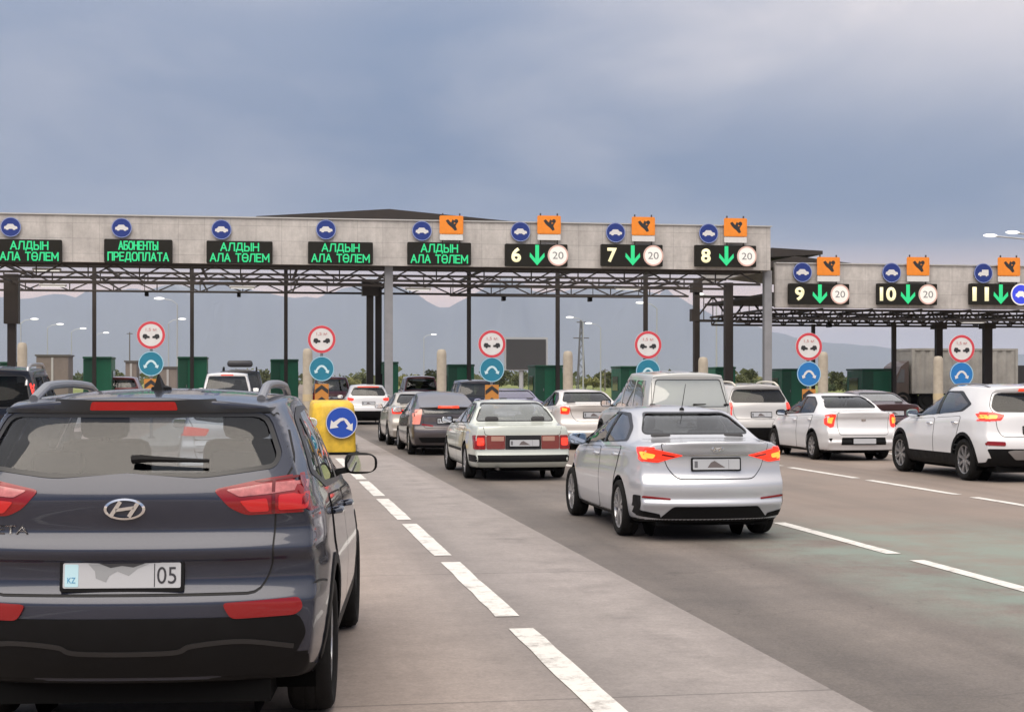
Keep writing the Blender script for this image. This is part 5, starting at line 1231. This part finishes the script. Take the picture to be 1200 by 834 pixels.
WLAB = ('green two-line word board АЛДЫН АЛА ТӨЛЕМ at the left end of the canopy, cut by the edge', 'green word board reading АБОНЕНТЫ ПРЕДОПЛАТА', 'green board АЛДЫН АЛА ТӨЛЕМ next right of the АБОНЕНТЫ board',
        'green board АЛДЫН АЛА ТӨЛЕМ next left of the grey front column', 'green board АЛДЫН АЛА ТӨЛЕМ below the first orange sign, left of lane number 6')
for q, l in zip(WB, WLAB):
    word_board(q[0], q[1], q[2], q[3], ('АБОНЕНТЫ', 'ПРЕДОПЛАТА') if 'АБОН' in l and 'next' not in l else ('АЛДЫН', 'АЛА ТӨЛЕМ'), l, GY - .25)
def arrow_poly(w, h, th):
    return [(-th / 2, h / 2), (-th / 2, -h * .18), (-w / 2 + th * .1, h * .12), (-w / 2, -h * .08), (0, -h / 2), (w / 2, -h * .08), (w / 2 - th * .1, h * .12), (th / 2, -h * .18), (th / 2, h / 2)]
def lane_board(num, u0, u1, v0, v1, Y, back, blue=False):
    (xa, zt), (xb, zb_) = pt(u0, v0, Y), pt(u1, v1, Y); w, h = xb - xa, zt - zb_
    t = thing('lane_board', f'black lane board with pale number {num}, green down arrow and ' + ('blue vehicle disc' if blue else 'speed disc 20'), 'electronic sign', ((xa + xb) / 2, Y, (zt + zb_) / 2), 0, 'numbered lane boards')
    bm = bmesh.new(); plate(bm, rrect(w, h, .04), -.02, .16); plate(bm, [(-w * .3, -h * .2), (w * .3, -h * .2), (w * .3, h * .2), (-w * .3, h * .2)], .16, back - Y); from_bm('housing', bm, HOUSE, t)
    text_obj('number', str(num), LEDY, t, (-w * .325, -.022, 0), w=w * (.155 if num < 10 else .27), h=h * .66, bold=.035, depth_=.01)
    bm = bmesh.new(); plate(bm, arrow_poly(w * .24, h * .92, w * .06), -.034, -.022, (w * .01, 0, 0)); from_bm('arrow', bm, LEDG, t)
    r = h * .475; cx = w * .345
    if not blue:
        bm = bmesh.new(); plate(bm, circ(r, 32, cx), -.04, -.021); d = from_bm('speed_disc', bm, LEDW, t)
        bm = bmesh.new(); o = circ(r * 1.0, 32, cx); i = circ(r * .86, 32, cx)
        vo = [bm.verts.new((x, -.044, z)) for x, z in o]; vi = [bm.verts.new((x, -.044, z)) for x, z in i]
        for k in range(32): bm.faces.new((vo[k], vo[(k + 1) % 32], vi[(k + 1) % 32], vi[k]))
        from_bm('ring', bm, mat('faded ring', (.65, .42, .36), .5), d)
        text_obj('number', '20', mat('faded grey ink', (.20, .20, .20), .5), d, (cx, -.041, 0), w=r * 1.05, h=r * .68, depth_=.003)
    else:
        bm = bmesh.new(); plate(bm, circ(r * 1.08, 32, cx), -.034, -.021); d = from_bm('vehicle_disc', bm, LEDW, t)
        bm = bmesh.new(); plate(bm, circ(r * .95, 32, cx), -.040, -.034); from_bm('blue_field', bm, mat('lit blue', (.02, .04, .4), .4, emit=(.05, .06, .7), estr=.35), d)
        bm = bmesh.new(); plate(bm, [(cx + x * r * .75, z * r * .9) for x, z in CAR_ICON], -.045, -.040); from_bm('vehicle_symbol', bm, LEDW, d)
for num, u0, u1, v0, v1 in ((6, 592, 665, 285.5, 312.5), (7, 704.5, 776.5, 286, 312.5), (8, 814.5, 886, 287, 313)): lane_board(num, u0, u1, v0, v1, GY - .25, Yb)
for num, u0, u1, v0, v1 in ((9, 924.5, 995, 332, 357), (10, 1028, 1098, 332, 357.5), (11, 1136.5, 1207, 332, 357.5)): lane_board(num, u0, u1, v0, v1, SY - .25, SY + .01, num == 11)
where = ['above the word board cut by the left edge', 'above the АБОНЕНТЫ board', 'above the word board next right of АБОНЕНТЫ', 'above the word board left of the grey column', 'above the word board under the first orange sign', 'above lane number 6', 'above lane number 7', 'above lane number 8', 'above lane number 9', 'above lane number 10', 'above lane number 11']
for k, (u, v) in enumerate(((12.5, 266), (142.5, 267), (259.5, 269), (382, 269), (494.5, 270.5), (610, 271.5), (721.5, 272.5), (830.5, 273.5), (940.5, 319), (1045, 319.5), (1152.5, 320))):
    Y = (GY if k < 8 else SY) - .12; x, z = pt(u, v, Y); r = 11.6 * depth(x, Y) / FPX
    t = thing('vehicle_sign', 'blue disc with white ' + ('lorry' if k == 10 else 'car') + ' symbol ' + where[k], 'traffic sign', (x, Y, z), 0, 'blue vehicle discs on the canopies')
    bm = bmesh.new(); plate(bm, circ(r, 36), 0, .03); plate(bm, [(-.05, -.2), (.05, -.2), (.05, .2), (-.05, .2)], .03, .13); from_bm('disc', bm, SBLUE, t)
    bm = bmesh.new(); plate(bm, [(a * r * .82, b * r * .85) for a, b in (TRUCK_ICON if k == 10 else CAR_ICON)], -.006, 0); from_bm('vehicle_symbol', bm, WHITE, t)
    bm = bmesh.new(); vo = [bm.verts.new((a, -.003, b)) for a, b in circ(r * .985, 36)]; vi = [bm.verts.new((a, -.003, b)) for a, b in circ(r * .93, 36)]
    for q in range(36): bm.faces.new((vo[q], vo[(q + 1) % 36], vi[(q + 1) % 36], vi[q]))
    from_bm('border', bm, mat('sign border', (.30, .36, .62), .4), t)
owhere = ['above the last green word board', 'above lane number 6', 'above lane number 7', 'above lane number 8', 'above lane number 9', 'above lane number 10', 'above lane number 11']
for k, (u, v) in enumerate(((529, 263.5), (643.5, 263.5), (754, 265), (862, 266.5), (971, 312), (1076, 312), (1182.5, 312.5))):
    Y = (GY if k < 4 else SY) - .20; x, z = pt(u, v, Y); s = depth(x, Y) / FPX; w, h = 28 * s, 21.5 * s
    t = thing('warning_sign', 'orange sign with black symbol and white strip ' + owhere[k], 'traffic sign', (x, Y, z), 0, 'orange signs on the canopies')
    bm = bmesh.new(); plate(bm, rrect(w, h, .06), 0, .03); from_bm('panel', bm, SORANGE, t)
    bm = bmesh.new(); plate(bm, rrect(w * .93, h * .90, .05), -.003, 0); plate(bm, rrect(w * .89, h * .85, .05), -.006, -.003); o = from_bm('border', bm, SORANGE, t)
    bm = bmesh.new(); pts = [(-.30, .22), (-.18, .30), (-.02, .12), (.06, .30), (.16, .22), (.12, .05), (.30, .10), (.22, -.06), (.30, -.26), (.18, -.32), (.02, -.14), (-.10, -.05), (-.20, .06)]
    plate(bm, [(a * w * .8, b * h) for a, b in pts], -.010, -.006); plate(bm, circ(h * .11, 14, w * .20, h * .20), -.012, -.006); from_bm('symbol', bm, SBLACK, t)
    bm = bmesh.new(); plate(bm, rrect(w * .98, 6.5 * s, .03, cz=-h / 2 - 3.9 * s), 0, .03); sp_ = from_bm('text_strip', bm, WHITE, t)
    bm = bmesh.new()
    for xx in (-w * .36, w * .36): box(bm, (xx, .06, -.35), (.05, .06, h + .9))
    box(bm, (0, .13, -h / 2 - .05), (w * .8, .12, .06)); from_bm('bracket', bm, STEEL, t)

# ------------------------------------------------------------------ posts with discs at the island noses
TEAL = mat('sign teal', (.015, .17, .26), .35, noise=(5, .06)); BRIGHT = mat('sign bright blue', (.015, .16, .44), .35, noise=(5, .05))
MINI = [(-.40, -.12), (-.33, -.12), (-.30, -.19), (-.24, -.19), (-.21, -.12), (-.09, -.12), (-.06, -.10), (-.07, .0), (-.16, .02), (-.22, .13), (-.36, .13), (-.41, .02)]
def ring_mesh(r0, r1, y, n=40, cx=0, cz=0):
    bm = bmesh.new(); vo = [bm.verts.new((a, y, b)) for a, b in circ(r0, n, cx, cz)]; vi = [bm.verts.new((a, y, b)) for a, b in circ(r1, n, cx, cz)]
    for q in range(n): bm.faces.new((vo[q], vo[(q + 1) % n], vi[(q + 1) % n], vi[q]))
    return bm
ARCH = [(-.62, -.18), (-.55, -.46), (-.30, -.36), (-.36, -.24), (-.22, -.06), (-.10, .06), (0, .085), (.10, .06), (.22, -.06), (.36, -.24), (.30, -.36), (.55, -.46), (.62, -.18), (.50, -.20), (.36, .06), (.18, .22), (0, .26), (-.18, .22), (-.36, .06), (-.50, -.20)]
PL = (('leftmost post with a red-ringed disc over a teal arrows disc, behind the crossover roof', 177, 392.5, 426, TEAL), ('post with red-ringed disc, teal arrows disc and chevrons behind the yellow island end', 377, 397.5, 432, TEAL), ('post with red-ringed disc, teal arrows disc and chevrons above the old saloon', 576.5, 403, 433, TEAL),
      ('post with red-ringed disc whose blue disc is half hidden behind the boxy off-roader', 759.5, 404, 435, TEAL), ('post with red-ringed disc and bright blue arrows disc above the small white saloon', 948, 406, 438, BRIGHT), ('rightmost post, red-ringed disc and bright blue arrows disc before the grey container', 1127, 408.5, 438.5, BRIGHT))
for lab, u, vr, vb, bm_ in PL:
    dd = 40.0; X = (u - 300) * _c * dd / FPX; Y = (dd - X * _s) / _c; X = px_x(u, Y); s = depth(X, Y) / FPX
    t = thing('sign_post', lab, 'sign post', (X, Y, 0), 0, 'sign posts at the island noses')
    zr, zb2 = px_z(vr, X, Y), px_z(vb, X, Y); rr, rb = 16.3 * s, 14.6 * s
    bm = bmesh.new(); tube(bm, (0, .07, .14), (0, .07, zr + rr * .9), .038, seg=12); tube(bm, (0, .07, .14), (0, .07, .2), .09, seg=12); from_bm('pole', bm, GREYSTEEL, t)
    bm = bmesh.new(); plate(bm, circ(rr, 40, 0, zr), 0, .02); d = from_bm('distance_disc', bm, WHITE, t)
    from_bm('red_ring', ring_mesh(rr * .985, rr * .80, -.003, cz=zr), SRED, d)
    bm = bmesh.new()
    for sx in (1, -1): plate(bm, [(sx * a * rr * 1.45 * 1.0 , zr + b * rr * 1.15 - rr * .08) for a, b in MINI], -.006, 0)
    from_bm('vehicle_symbol', bm, SBLACK, d)
    text_obj('lettering', '1,5 м', mat('sign pale red ink', (.45, .16, .16), .5), d, (0, -.004, zr + rr * .38), w=rr * .75, h=rr * .24, depth_=.002)
    bm = bmesh.new(); plate(bm, circ(rb, 40, 0, zb2), 0, .02); d = from_bm('direction_disc', bm, bm_, t)
    from_bm('border', ring_mesh(rb * .99, rb * .93, -.003, cz=zb2), mat('sign pale border', (.35, .55, .66), .4), d)
    bm = bmesh.new(); plate(bm, [(a * rb * .98, zb2 + b * rb * .95 + rb * .06) for a, b in ARCH], -.006, 0); from_bm('arrows', bm, mat('sign pale arrows', (.50, .66, .70), .45) if bm_ is TEAL else WHITE, d)
    zc = zb2 - rb - .38; w, h = .36, .62
    bm = bmesh.new(); plate(bm, [(-w / 2, zc - h / 2), (w / 2, zc - h / 2), (w / 2, zc + h / 2), (-w / 2, zc + h / 2)], 0, .02); d = from_bm('chevron_board', bm, mat('chevron amber', (.46, .19, .035), .45), t)
    bm = bmesh.new()
    for q in (-1, 0):
        z0 = zc + q * h * .5 + .05; plate(bm, [(-w / 2 + .01, z0), (0, z0 + .13), (w / 2 - .01, z0), (w / 2 - .01, z0 + .11), (0, z0 + .24), (-w / 2 + .01, z0 + .11)], -.004, 0)
    from_bm('chevron', bm, SBLACK, d)

# yellow crash cushion at the island nose
Y = 34.6; x, _z = pt(390.5, 500, Y); t = thing('crash_cushion', 'yellow plastic island end with a blue two-arrow disc, right of the crossover mirror', 'crash barrier', (x, Y, 0))
bm = bmesh.new(); lv = [(.02, 1.0, 0), (.10, 1.03, 0), (.55, 1.0, .01), (.60, 1.012, .008), (.64, 1.0, .012), (1.06, .97, .03), (1.15, .94, .05), (1.20, .86, .10)]; rings = []
for z, f, ins in lv:
    w = .49 * f; ring = []
    for k in range(13):
        a = math.pi * k / 12; q = lambda c, e: math.copysign(abs(c) ** e, c); ring.append(bm.verts.new((w * q(math.cos(a), .42), -.26 * q(math.sin(a), .45) * f + ins + (.16 if math.cos(a) < -.3 else 0) * abs(math.cos(a)), z - (.05 * abs(math.cos(a)) if z > 1 else 0))))
    ring += [bm.verts.new((-w, 1.5, z)), bm.verts.new((w, 1.5, z))]; rings.append(ring)
for a, b in zip(rings, rings[1:]):
    n = len(a)
    for k in range(n): bm.faces.new((a[k], a[(k + 1) % n], b[(k + 1) % n], b[k]))
bm.faces.new(rings[-1]); bm.faces.new(rings[0][::-1]); from_bm('body', bm, mat('yellow plastic', (.60, .385, .03), .5, noise=(3.2, .30)), t, True, 40)
bm = bmesh.new(); xo, zo, ro = .17, .72, .35; plate(bm, circ(ro, 36, xo, zo), -.335, -.2); d = from_bm('direction_disc', bm, mat('deep sign blue', (.01, .06, .36), .35, noise=(5, .05)), t)
from_bm('border', ring_mesh(ro * .99, ro * .95, -.338, cx=xo, cz=zo), WHITE, d)
bm = bmesh.new()
def two(pl): plate(bm, [(xo + a * ro * .95, zo + b * ro * .95) for a, b in pl], -.342, -.335)
two([(-.14, .30), (.10, .34), (.16, .16), (-.06, .10), (-.34, -.17), (-.20, -.31), (-.78, -.40), (-.70, .18), (-.54, .03)])
two([(.12, .335), (.34, .22), (.60, -.12), (.74, -.02), (.72, -.56), (.28, -.38), (.42, -.24), (.24, .02), (.17, .155)])
from_bm('arrows', bm, WHITE, d)
bm = bmesh.new(); box(bm, (0, .6, .04), (1.12, 1.9, .05)); from_bm('base', bm, BLACK(), t)

# ------------------------------------------------------------------ guard pillars, booths
for k, (u, v0, lab) in enumerate(((26, 401, 'cut short by the left edge behind the black off-roader'), (360.5, 408, 'beside the post over the yellow island end'), (517.5, 409, 'above the dark liftback'), (665.5, 411, 'above the cream-white saloon'), (824, 418, 'behind the roof of the boxy off-roader'), (964.5, 412, 'close right of a bright blue disc'), (1099.5, 417, 'in front of the grey container'))):
    Y = 49.5; X, z = pt(u, v0, Y); r = 5.8 * depth(X, Y) / FPX
    t = thing('guard_pillar', 'round-topped cream concrete pillar ' + lab, 'pillar', (X, Y, 0), 0, 'cream guard pillars')
    bm = bmesh.new(); lathe(bm, [(r * 1.25, .13), (r * 1.25, .28), (r, .32), (r * .98, z - .20), (r * .92, z - .09), (r * .7, z - .02), (.001, z)], 20); from_bm('shaft', bm, mat('cream concrete', (.36, .315, .25), .7, noise=(4, .15)), t, True, 40)
    bm = bmesh.new(); lathe(bm, [(r * 1.03, 1.0), (r * 1.03, 1.22)], 20); from_bm('band', bm, mat('faded band', (.45, .36, .22), .6), t, True)
GREEN = mat('booth green', (.012, .15, .075), .5, noise=(3, .12)); DGREEN = mat('booth dark green', (.010, .085, .045), .5, noise=(3, .15))
def booth(u0, u1, v0, Y, label):
    (xa, z), (xb, _q) = pt(u0, v0, Y), pt(u1, v0, Y); w = xb - xa; d = 2.0
    t = thing('toll_booth', label, 'toll booth', ((xa + xb) / 2, Y, .15), 0, 'green toll booths'); z -= .15
    bm = bmesh.new(); box(bm, (0, d / 2, z / 2 - .05), (w * .97, d, z - .1)); from_bm('cabin', bm, GREEN, t)
    bm = bmesh.new(); box(bm, (0, d / 2, z - .04), (w * 1.0, d + .2, .10), bevel=.02); from_bm('roof', bm, DGREEN, t)
    bm = bmesh.new(); plate(bm, [(-w * .47, .1), (-w * .16, .1), (-w * .16, z - .14), (-w * .47, z - .14)], -.02, 0); dr = from_bm('door', bm, DGREEN, t)
    bm = bmesh.new(); box(bm, (-w * .2, -.035, z * .48), (.03, .03, .12)); from_bm('handle', bm, GREYSTEEL, dr)
    bm = bmesh.new(); box(bm, (w * .28, -.015, z * .22), (w * .14, .03, .28)); from_bm('notice', bm, mat('notice pale', (.45, .52, .45), .5), t)
    for s in (1, -1):
        bm = bmesh.new(); box(bm, (s * (w * .485 + .012), d * .55, z * .62), (.03, 1.1, .7)); from_bm('window', bm, mat('booth glass', (.03, .04, .045), .05, coat=.5), t)
for q in ((-2, 20, 424, 'cut by the left edge'), (97, 131, 418, 'directly left of the leftmost sign post'), (208, 243, 418, 'directly right of the leftmost sign post'), (317, 350, 421, 'left of the post over the yellow island end'), (449, 467, 424, 'behind the gantry columns'), (525, 556, 427, 'right of the pillar above the liftback'),
          (627, 660, 428, 'right of the dark screen on a pole'), (727, 757, 429, 'behind the half hidden disc post'), (838, 862, 430, 'behind the dark column by the boxy off-roader'), (916, 949, 432, 'behind the white estate with roof bars'), (1010, 1049, 432, 'in front of the grey container lorry')):
    booth(q[0], q[1], q[2], 72.5, 'green toll booth ' + q[3])

# ------------------------------------------------------------------ lorries, screen, far boxes, lamps, pylon
Y = 82.0; (xa, zt), (xb, _q) = pt(1069, 408, Y), pt(1191, 408, Y)
t = thing('container_lorry', 'brown-cabbed lorry carrying a grey ribbed container, side-on at the right', 'lorry', (xa, Y, 0)); Lc = xb - xa
bm = bmesh.new(); zb3 = 1.02
n = 46; front = [(Lc * k / n, 0 if (k // 2) % 2 else -.06) for k in range(n + 1)]
a = [bm.verts.new((x_, y_, zb3)) for x_, y_ in front]; b = [bm.verts.new((x_, y_, zt - .12)) for x_, y_ in front]
for k in range(n): bm.faces.new((a[k], a[k + 1], b[k + 1], b[k]))
box(bm, (Lc / 2, 1.25, (zb3 + zt) / 2), (Lc, 2.4, zt - zb3 - .1)); box(bm, (Lc / 2, 1.2, zt - .06), (Lc + .06, 2.56, .12)); box(bm, (Lc / 2, 1.2, zb3 - .02), (Lc + .06, 2.56, .14))
for x_ in (0.03, Lc - .03): box(bm, (x_, -.02, (zb3 + zt) / 2), (.16, .16, zt - zb3))
from_bm('container', bm, mat('container grey', (.27, .26, .24), .65, noise=(1.2, .22)), t)
bm = bmesh.new(); cx0 = -1.15
pr_ = [(cx0, .55), (cx0, 1.5), (cx0 + .5, 2.45), (cx0 + .7, 2.62), (-.18, 2.78), (-.18, .55)]
a = [bm.verts.new((x_, .05, z_)) for x_, z_ in pr_]; b = [bm.verts.new((x_, 2.4, z_)) for x_, z_ in pr_]; bm.faces.new(a); bm.faces.new(b[::-1])
for k in range(6): bm.faces.new((a[k], b[k], b[(k + 1) % 6], a[(k + 1) % 6]))
from_bm('cab', bm, mat('cab brown', (.055, .038, .032), .5, coat=.3, noise=(2, .15)), t)
bm = bmesh.new(); plate(bm, [(cx0 + .2, 1.55), (-.45, 1.55), (-.45, 2.3), (cx0 + .5, 2.3)], .03, .05); from_bm('window', bm, mat('lorry glass', (.03, .035, .04), .06, coat=.6), t)
bm = bmesh.new(); box(bm, (Lc / 2 - .6, 1.2, .95), (Lc + 2.4, 1.0, .22)); from_bm('chassis', bm, BLACK(), t)
for x_ in (cx0 + .6, .9, 4.2, 5.3):
    for yy, s in ((.16, -1), (2.25, 1)):
        bm = bmesh.new(); lathe(bm, [(.001, -.14), (.25, -.14), (.28, -.10), (.48, -.14), (.51, -.10), (.51, .10), (.48, .14), (.001, .14)], 24, 'Y', (x_, yy, .52)); from_bm('wheel', bm, RUBBER(), t, True, 40)
Y = 84; (xa, zt), _q = pt(1188, 428, Y), 0
t = thing('lorry', 'black covered lorry at the far right edge beside the grey container', 'lorry', (xa, Y, 0))
bm = bmesh.new(); box(bm, (2.4, 1.2, (zt + .95) / 2 + .0), (4.8, 2.4, zt - .95)); 
for k in range(7): box(bm, (.1 + k * .77, -.02, (zt + .95) / 2), (.06, .05, zt - 1.0))
from_bm('cargo_body', bm, mat('black tarpaulin', (.02, .02, .021), .7, noise=(2, .2)), t)
bm = bmesh.new(); box(bm, (5.9, 1.2, 1.45), (1.8, 2.3, 1.9), bevel=.15); from_bm('cab', bm, mat('cab dark', (.03, .03, .035), .4), t)
bm = bmesh.new(); box(bm, (3.4, 1.2, .82), (6.6, .9, .2)); from_bm('chassis', bm, BLACK(), t)
for x_ in (.9, 2.0, 5.8):
    for yy in (.16, 2.25):
        bm = bmesh.new(); lathe(bm, [(.001, -.14), (.48, -.14), (.51, -.10), (.51, .10), (.48, .14), (.001, .14)], 20, 'Y', (x_, yy, .52)); from_bm('wheel', bm, RUBBER(), t, True, 40)

Y = 95.0; (xa, zt), (xb, zb4) = pt(592, 395, Y), pt(642, 434, Y); w = xb - xa
t = thing('roadside_screen', 'dark blank screen in a pale frame on one post, beyond the canopy', 'billboard', ((xa + xb) / 2, Y, 0))
bm = bmesh.new(); box(bm, (0, .2, (zt + zb4) / 2), (w, .35, zt - zb4)); from_bm('frame', bm, mat('frame pale grey', (.36, .37, .38), .5), t)
bm = bmesh.new(); box(bm, (-.03, .0, (zt + zb4) / 2 - .02), (w - .2, .08, zt - zb4 - .22)); from_bm('screen', bm, mat('blank screen', (.040, .041, .043), .55, noise=(6, .1)), t)
bm = bmesh.new(); tube(bm, (-.30, .25, 0), (-.30, .25, zb4), .14, seg=12); from_bm('post', bm, mat('frame pale grey', (.36, .37, .38), .5), t)
for u0, u1, v0, lab, c in ((42.5, 80, 417, 'brown box building with a pale seam at the far left', (.16, .13, .115)), (147, 160, 424, 'small brown box building right of the dark car at far left', (.17, .14, .12)), (186, 207, 431, 'low brown box building just right of the leftmost sign post', (.18, .15, .13))):
    Y = 118.0; (xa, zt), (xb, _q) = pt(u0, v0, Y), pt(u1, v0, Y); w = xb - xa
    t = thing('box_building', lab, 'cabin', ((xa + xb) / 2, Y, 0)); bm = bmesh.new(); box(bm, (0, 1.5, zt / 2), (w, 3, zt)); from_bm('wall', bm, mat('cladding ' + lab[:5] + str(u0), c, .7, noise=(1.5, .15)), t)
    bm = bmesh.new(); box(bm, (0, 1.5, zt + .05), (w + .2, 3.2, .12)); from_bm('roof', bm, mat('box roof', (.09, .085, .08), .6), t)
    bm = bmesh.new(); box(bm, (.0, -.02, zt / 2), (.16, .05, zt - .2)); from_bm('seam', bm, mat('pale seam', (.35, .34, .33), .5), t)

LHEAD = mat('lit lamp head', (.8, .8, .8), .4, emit=(1, .98, .95), estr=.6); LPOLE = mat('galvanised pole', (.40, .41, .42), .45, .4)
def street_lamp(X, Y, Z, reach, label, hs=1.0, second=None, group='far street lamps'):
    t = thing('street_lamp', label, 'street lamp', (X, Y, 0), 0, group)
    bm = bmesh.new(); path_tube(bm, [(0, 0, 0), (0, 0, Z * .5), (0, 0, Z - .5)], [.10, .075, .055], 8); from_bm('pole', bm, LPOLE, t)
    for rx, dz in ([(reach, 0)] + ([second] if second else [])):
        bm = bmesh.new(); path_tube(bm, [(0, 0, Z - .5 + dz), (rx * .4, 0, Z - .12 + dz), (rx, 0, Z + dz)], .035, 6); ar = from_bm('arm', bm, LPOLE, t)
        bm = bmesh.new(); g = bmesh.ops.create_uvsphere(bm, u_segments=14, v_segments=8, radius=1)['verts']
        for v in g: v.co = Vector((v.co.x * .42 * hs + rx + math.copysign(.25, rx) * hs, v.co.y * .18 * hs, v.co.z * .10 * hs + Z + .02 + dz))
        from_bm('lamp_head', bm, LHEAD, ar, True)
for u, v in ((40, 374), (70, 380), (97, 385), (124, 390), (213, 374), (187, 350), (508, 392), (668, 372), (751, 355), (819, 345), (690, 379)):
    Z = 9.0; dd = (Z - HC) * FPX / (VV - v); X = (u - 300) * _c * dd / FPX; Y = (dd - X * _s) / _c; rch = -1.3 if u in (187, 668, 751, 819, 690) else 1.3
    street_lamp(X - rch - math.copysign(.25, rch), Y, Z, rch, 'thin grey street lamp with a small lit head beyond the toll canopy', 1.15)
Y = 58; X, Z = pt(1186, 273, Y); Xp = px_x(1238, Y)
street_lamp(Xp, Y, Z, X - Xp + .2, 'tall street lamp with two lit heads on arms above the right canopy', .72, (px_x(1160, Y) - Xp + .2, -.14), None)

Y = 300; X, Z = pt(681, 375, Y); t = thing('utility_pole', 'grey pylon pole with crossarms beyond lane 6', 'pylon', (X, Y, 0))
bm = bmesh.new()
for sx, sy in ((-1, -1), (1, -1), (1, 1), (-1, 1)): bar(bm, (sx * .75, sy * .75, 0), (sx * .12, sy * .12, Z), .16)
zz = 0; sg = 1
while zz < Z - 1:
    f0, f1 = .75 - .63 * zz / Z, .75 - .63 * (zz + 1.3) / Z
    for sy in (-1, 1): bar(bm, (-f0 * sg, sy * f0, zz), (f1 * sg, sy * f1, zz + 1.3), .08)
    zz += 1.3; sg = -sg
from_bm('mast', bm, mat('pylon steel', (.14, .14, .15), .6, .3), t)
for z_, w_ in ((Z * .74, 1.6), (Z * .97, .9)): bm = bmesh.new(); bar(bm, (-w_, 0, z_), (w_, 0, z_), .22); from_bm('crossarm', bm, MATS['pylon steel'], t)
for u, v in ((152, 395), (920, 440), (709, 438), (998, 441)):
    Y = 240; X, Z = pt(u, v - 6, Y); t = thing('pole', 'thin bare pole on the plain beyond the booths', 'pole', (X, Y, 0), 0, 'thin poles on the plain'); bm = bmesh.new(); tube(bm, (0, 0, 0), (0, 0, Z), .12, .08, 8); from_bm('shaft', bm, mat('pole wood', (.12, .11, .10), .8), t)
    bm = bmesh.new(); box(bm, (0, 0, Z - .25), (.9, .12, .12)); from_bm('crossarm', bm, MATS['pole wood'], t)

# ------------------------------------------------------------------ trees on the plain
LEAF = [mat('leaves dark', (.040, .060, .020), .8, noise=(.8, .35)), mat('leaves olive', (.075, .085, .030), .8, noise=(.8, .35)), mat('leaves yellow', (.15, .15, .045), .8, noise=(.8, .3))]
BARK = mat('bark', (.06, .045, .035), .9)
def tree_mesh(h, w, seed):
    rnd = random.Random(seed); bm = bmesh.new(); tube(bm, (0, 0, 0), (0, 0, h * .55), .045 * h, .02 * h, 7)
    for k in range(5):
        a = rnd.uniform(0, 6.3); tube(bm, (0, 0, h * rnd.uniform(.25, .5)), (math.cos(a) * w * .3, math.sin(a) * w * .3, h * rnd.uniform(.55, .8)), .016 * h, .006 * h, 5)
    trunk = bpy.data.meshes.new('trunk'); bm.to_mesh(trunk); bm.free(); trunk.materials.append(BARK)
    bm = bmesh.new(); cl = []
    for k in range(20):
        a = rnd.uniform(0, 6.3); r = w * .42 * math.sqrt(rnd.random()); cl.append((Vector((math.cos(a) * r, math.sin(a) * r, h * rnd.uniform(.16, .80))), rnd.uniform(.16, .27) * min(w, h * 1.3)))
    for c, r in cl:
        for k in range(60):
            d = Vector((rnd.gauss(0, 1), rnd.gauss(0, 1), rnd.gauss(0, 1))).normalized() * r * rnd.uniform(.55, 1.1); p = c + d; s = rnd.uniform(.10, .24)
            u = Vector((rnd.gauss(0, 1), rnd.gauss(0, 1), rnd.gauss(0, 1))).normalized(); v = u.orthogonal().normalized()
            bm.faces.new([bm.verts.new(p + u * s), bm.verts.new(p + v * s * .8), bm.verts.new(p - u * s), bm.verts.new(p - v * s * .8)])
    crown = bpy.data.meshes.new('crown'); bm.to_mesh(crown); bm.free()
    return trunk, crown
kinds = []
for k in range(6):
    tr, cr = tree_mesh((2.7, 3.3, 2.2, 1.9, 3.6, 2.4)[k], (4.6, 4.0, 4.6, 4.2, 3.4, 5.4)[k], 40 + k)
    cr.materials.append(LEAF[k % 3]); kinds.append((tr, cr))
TN = ('dark', 'olive', 'yellowish')
rt = random.Random(5)
spots = [(u, rt.uniform(190, 420)) for u in ([410, 422, 505, 512, 521, 645, 652, 695, 703, 712, 720, 728, 770, 870, 876, 882, 889, 896, 903, 909, 915, 972, 980, 988, 996, 1003, 1010, 1018, 1058, 560, 585, 610, 200, 255, 290, 305, 60, 90, 135, 470, 480])]
for u, Yt in spots:
    k = rt.randrange(6); tr, cr = kinds[k]; X = px_x(u, Yt)
    t = thing('tree', f'low {TN[k % 3]} bushy tree far off on the plain', 'tree', (X, Yt, 0), rt.uniform(0, 6), f'{TN[k % 3]} trees far off on the plain', rt.uniform(.75, 1.25) * Yt / 300)
    link('trunk', tr, None, t); link('crown', cr, None, t)
def far_woods():
    """low mixed scrub along the horizon, one mass"""
    rnd = random.Random(3); bm = bmesh.new()
    for k in range(5200):
        Yt = rnd.uniform(420, 900); X = rnd.uniform(-260, 620); h = rnd.choice((2, 3, 4, 5)) * (1.2 if rnd.random() < .3 else .8)
        s = rnd.uniform(.8, 1.8); p = Vector((X, Yt, rnd.uniform(.2, h)))
        a = rnd.uniform(0, 3.14); u = Vector((math.cos(a), math.sin(a), rnd.uniform(-.3, .3))) * s; v = Vector((rnd.uniform(-.3, .3), rnd.uniform(-.3, .3), 1)) * s * .7
        bm.faces.new([bm.verts.new(p + u), bm.verts.new(p + v), bm.verts.new(p - u), bm.verts.new(p - v)])
    tag(from_bm('scrub', bm, LEAF[1]), 'belt of low scrub along the horizon', 'scrub', kind='stuff')
far_woods()
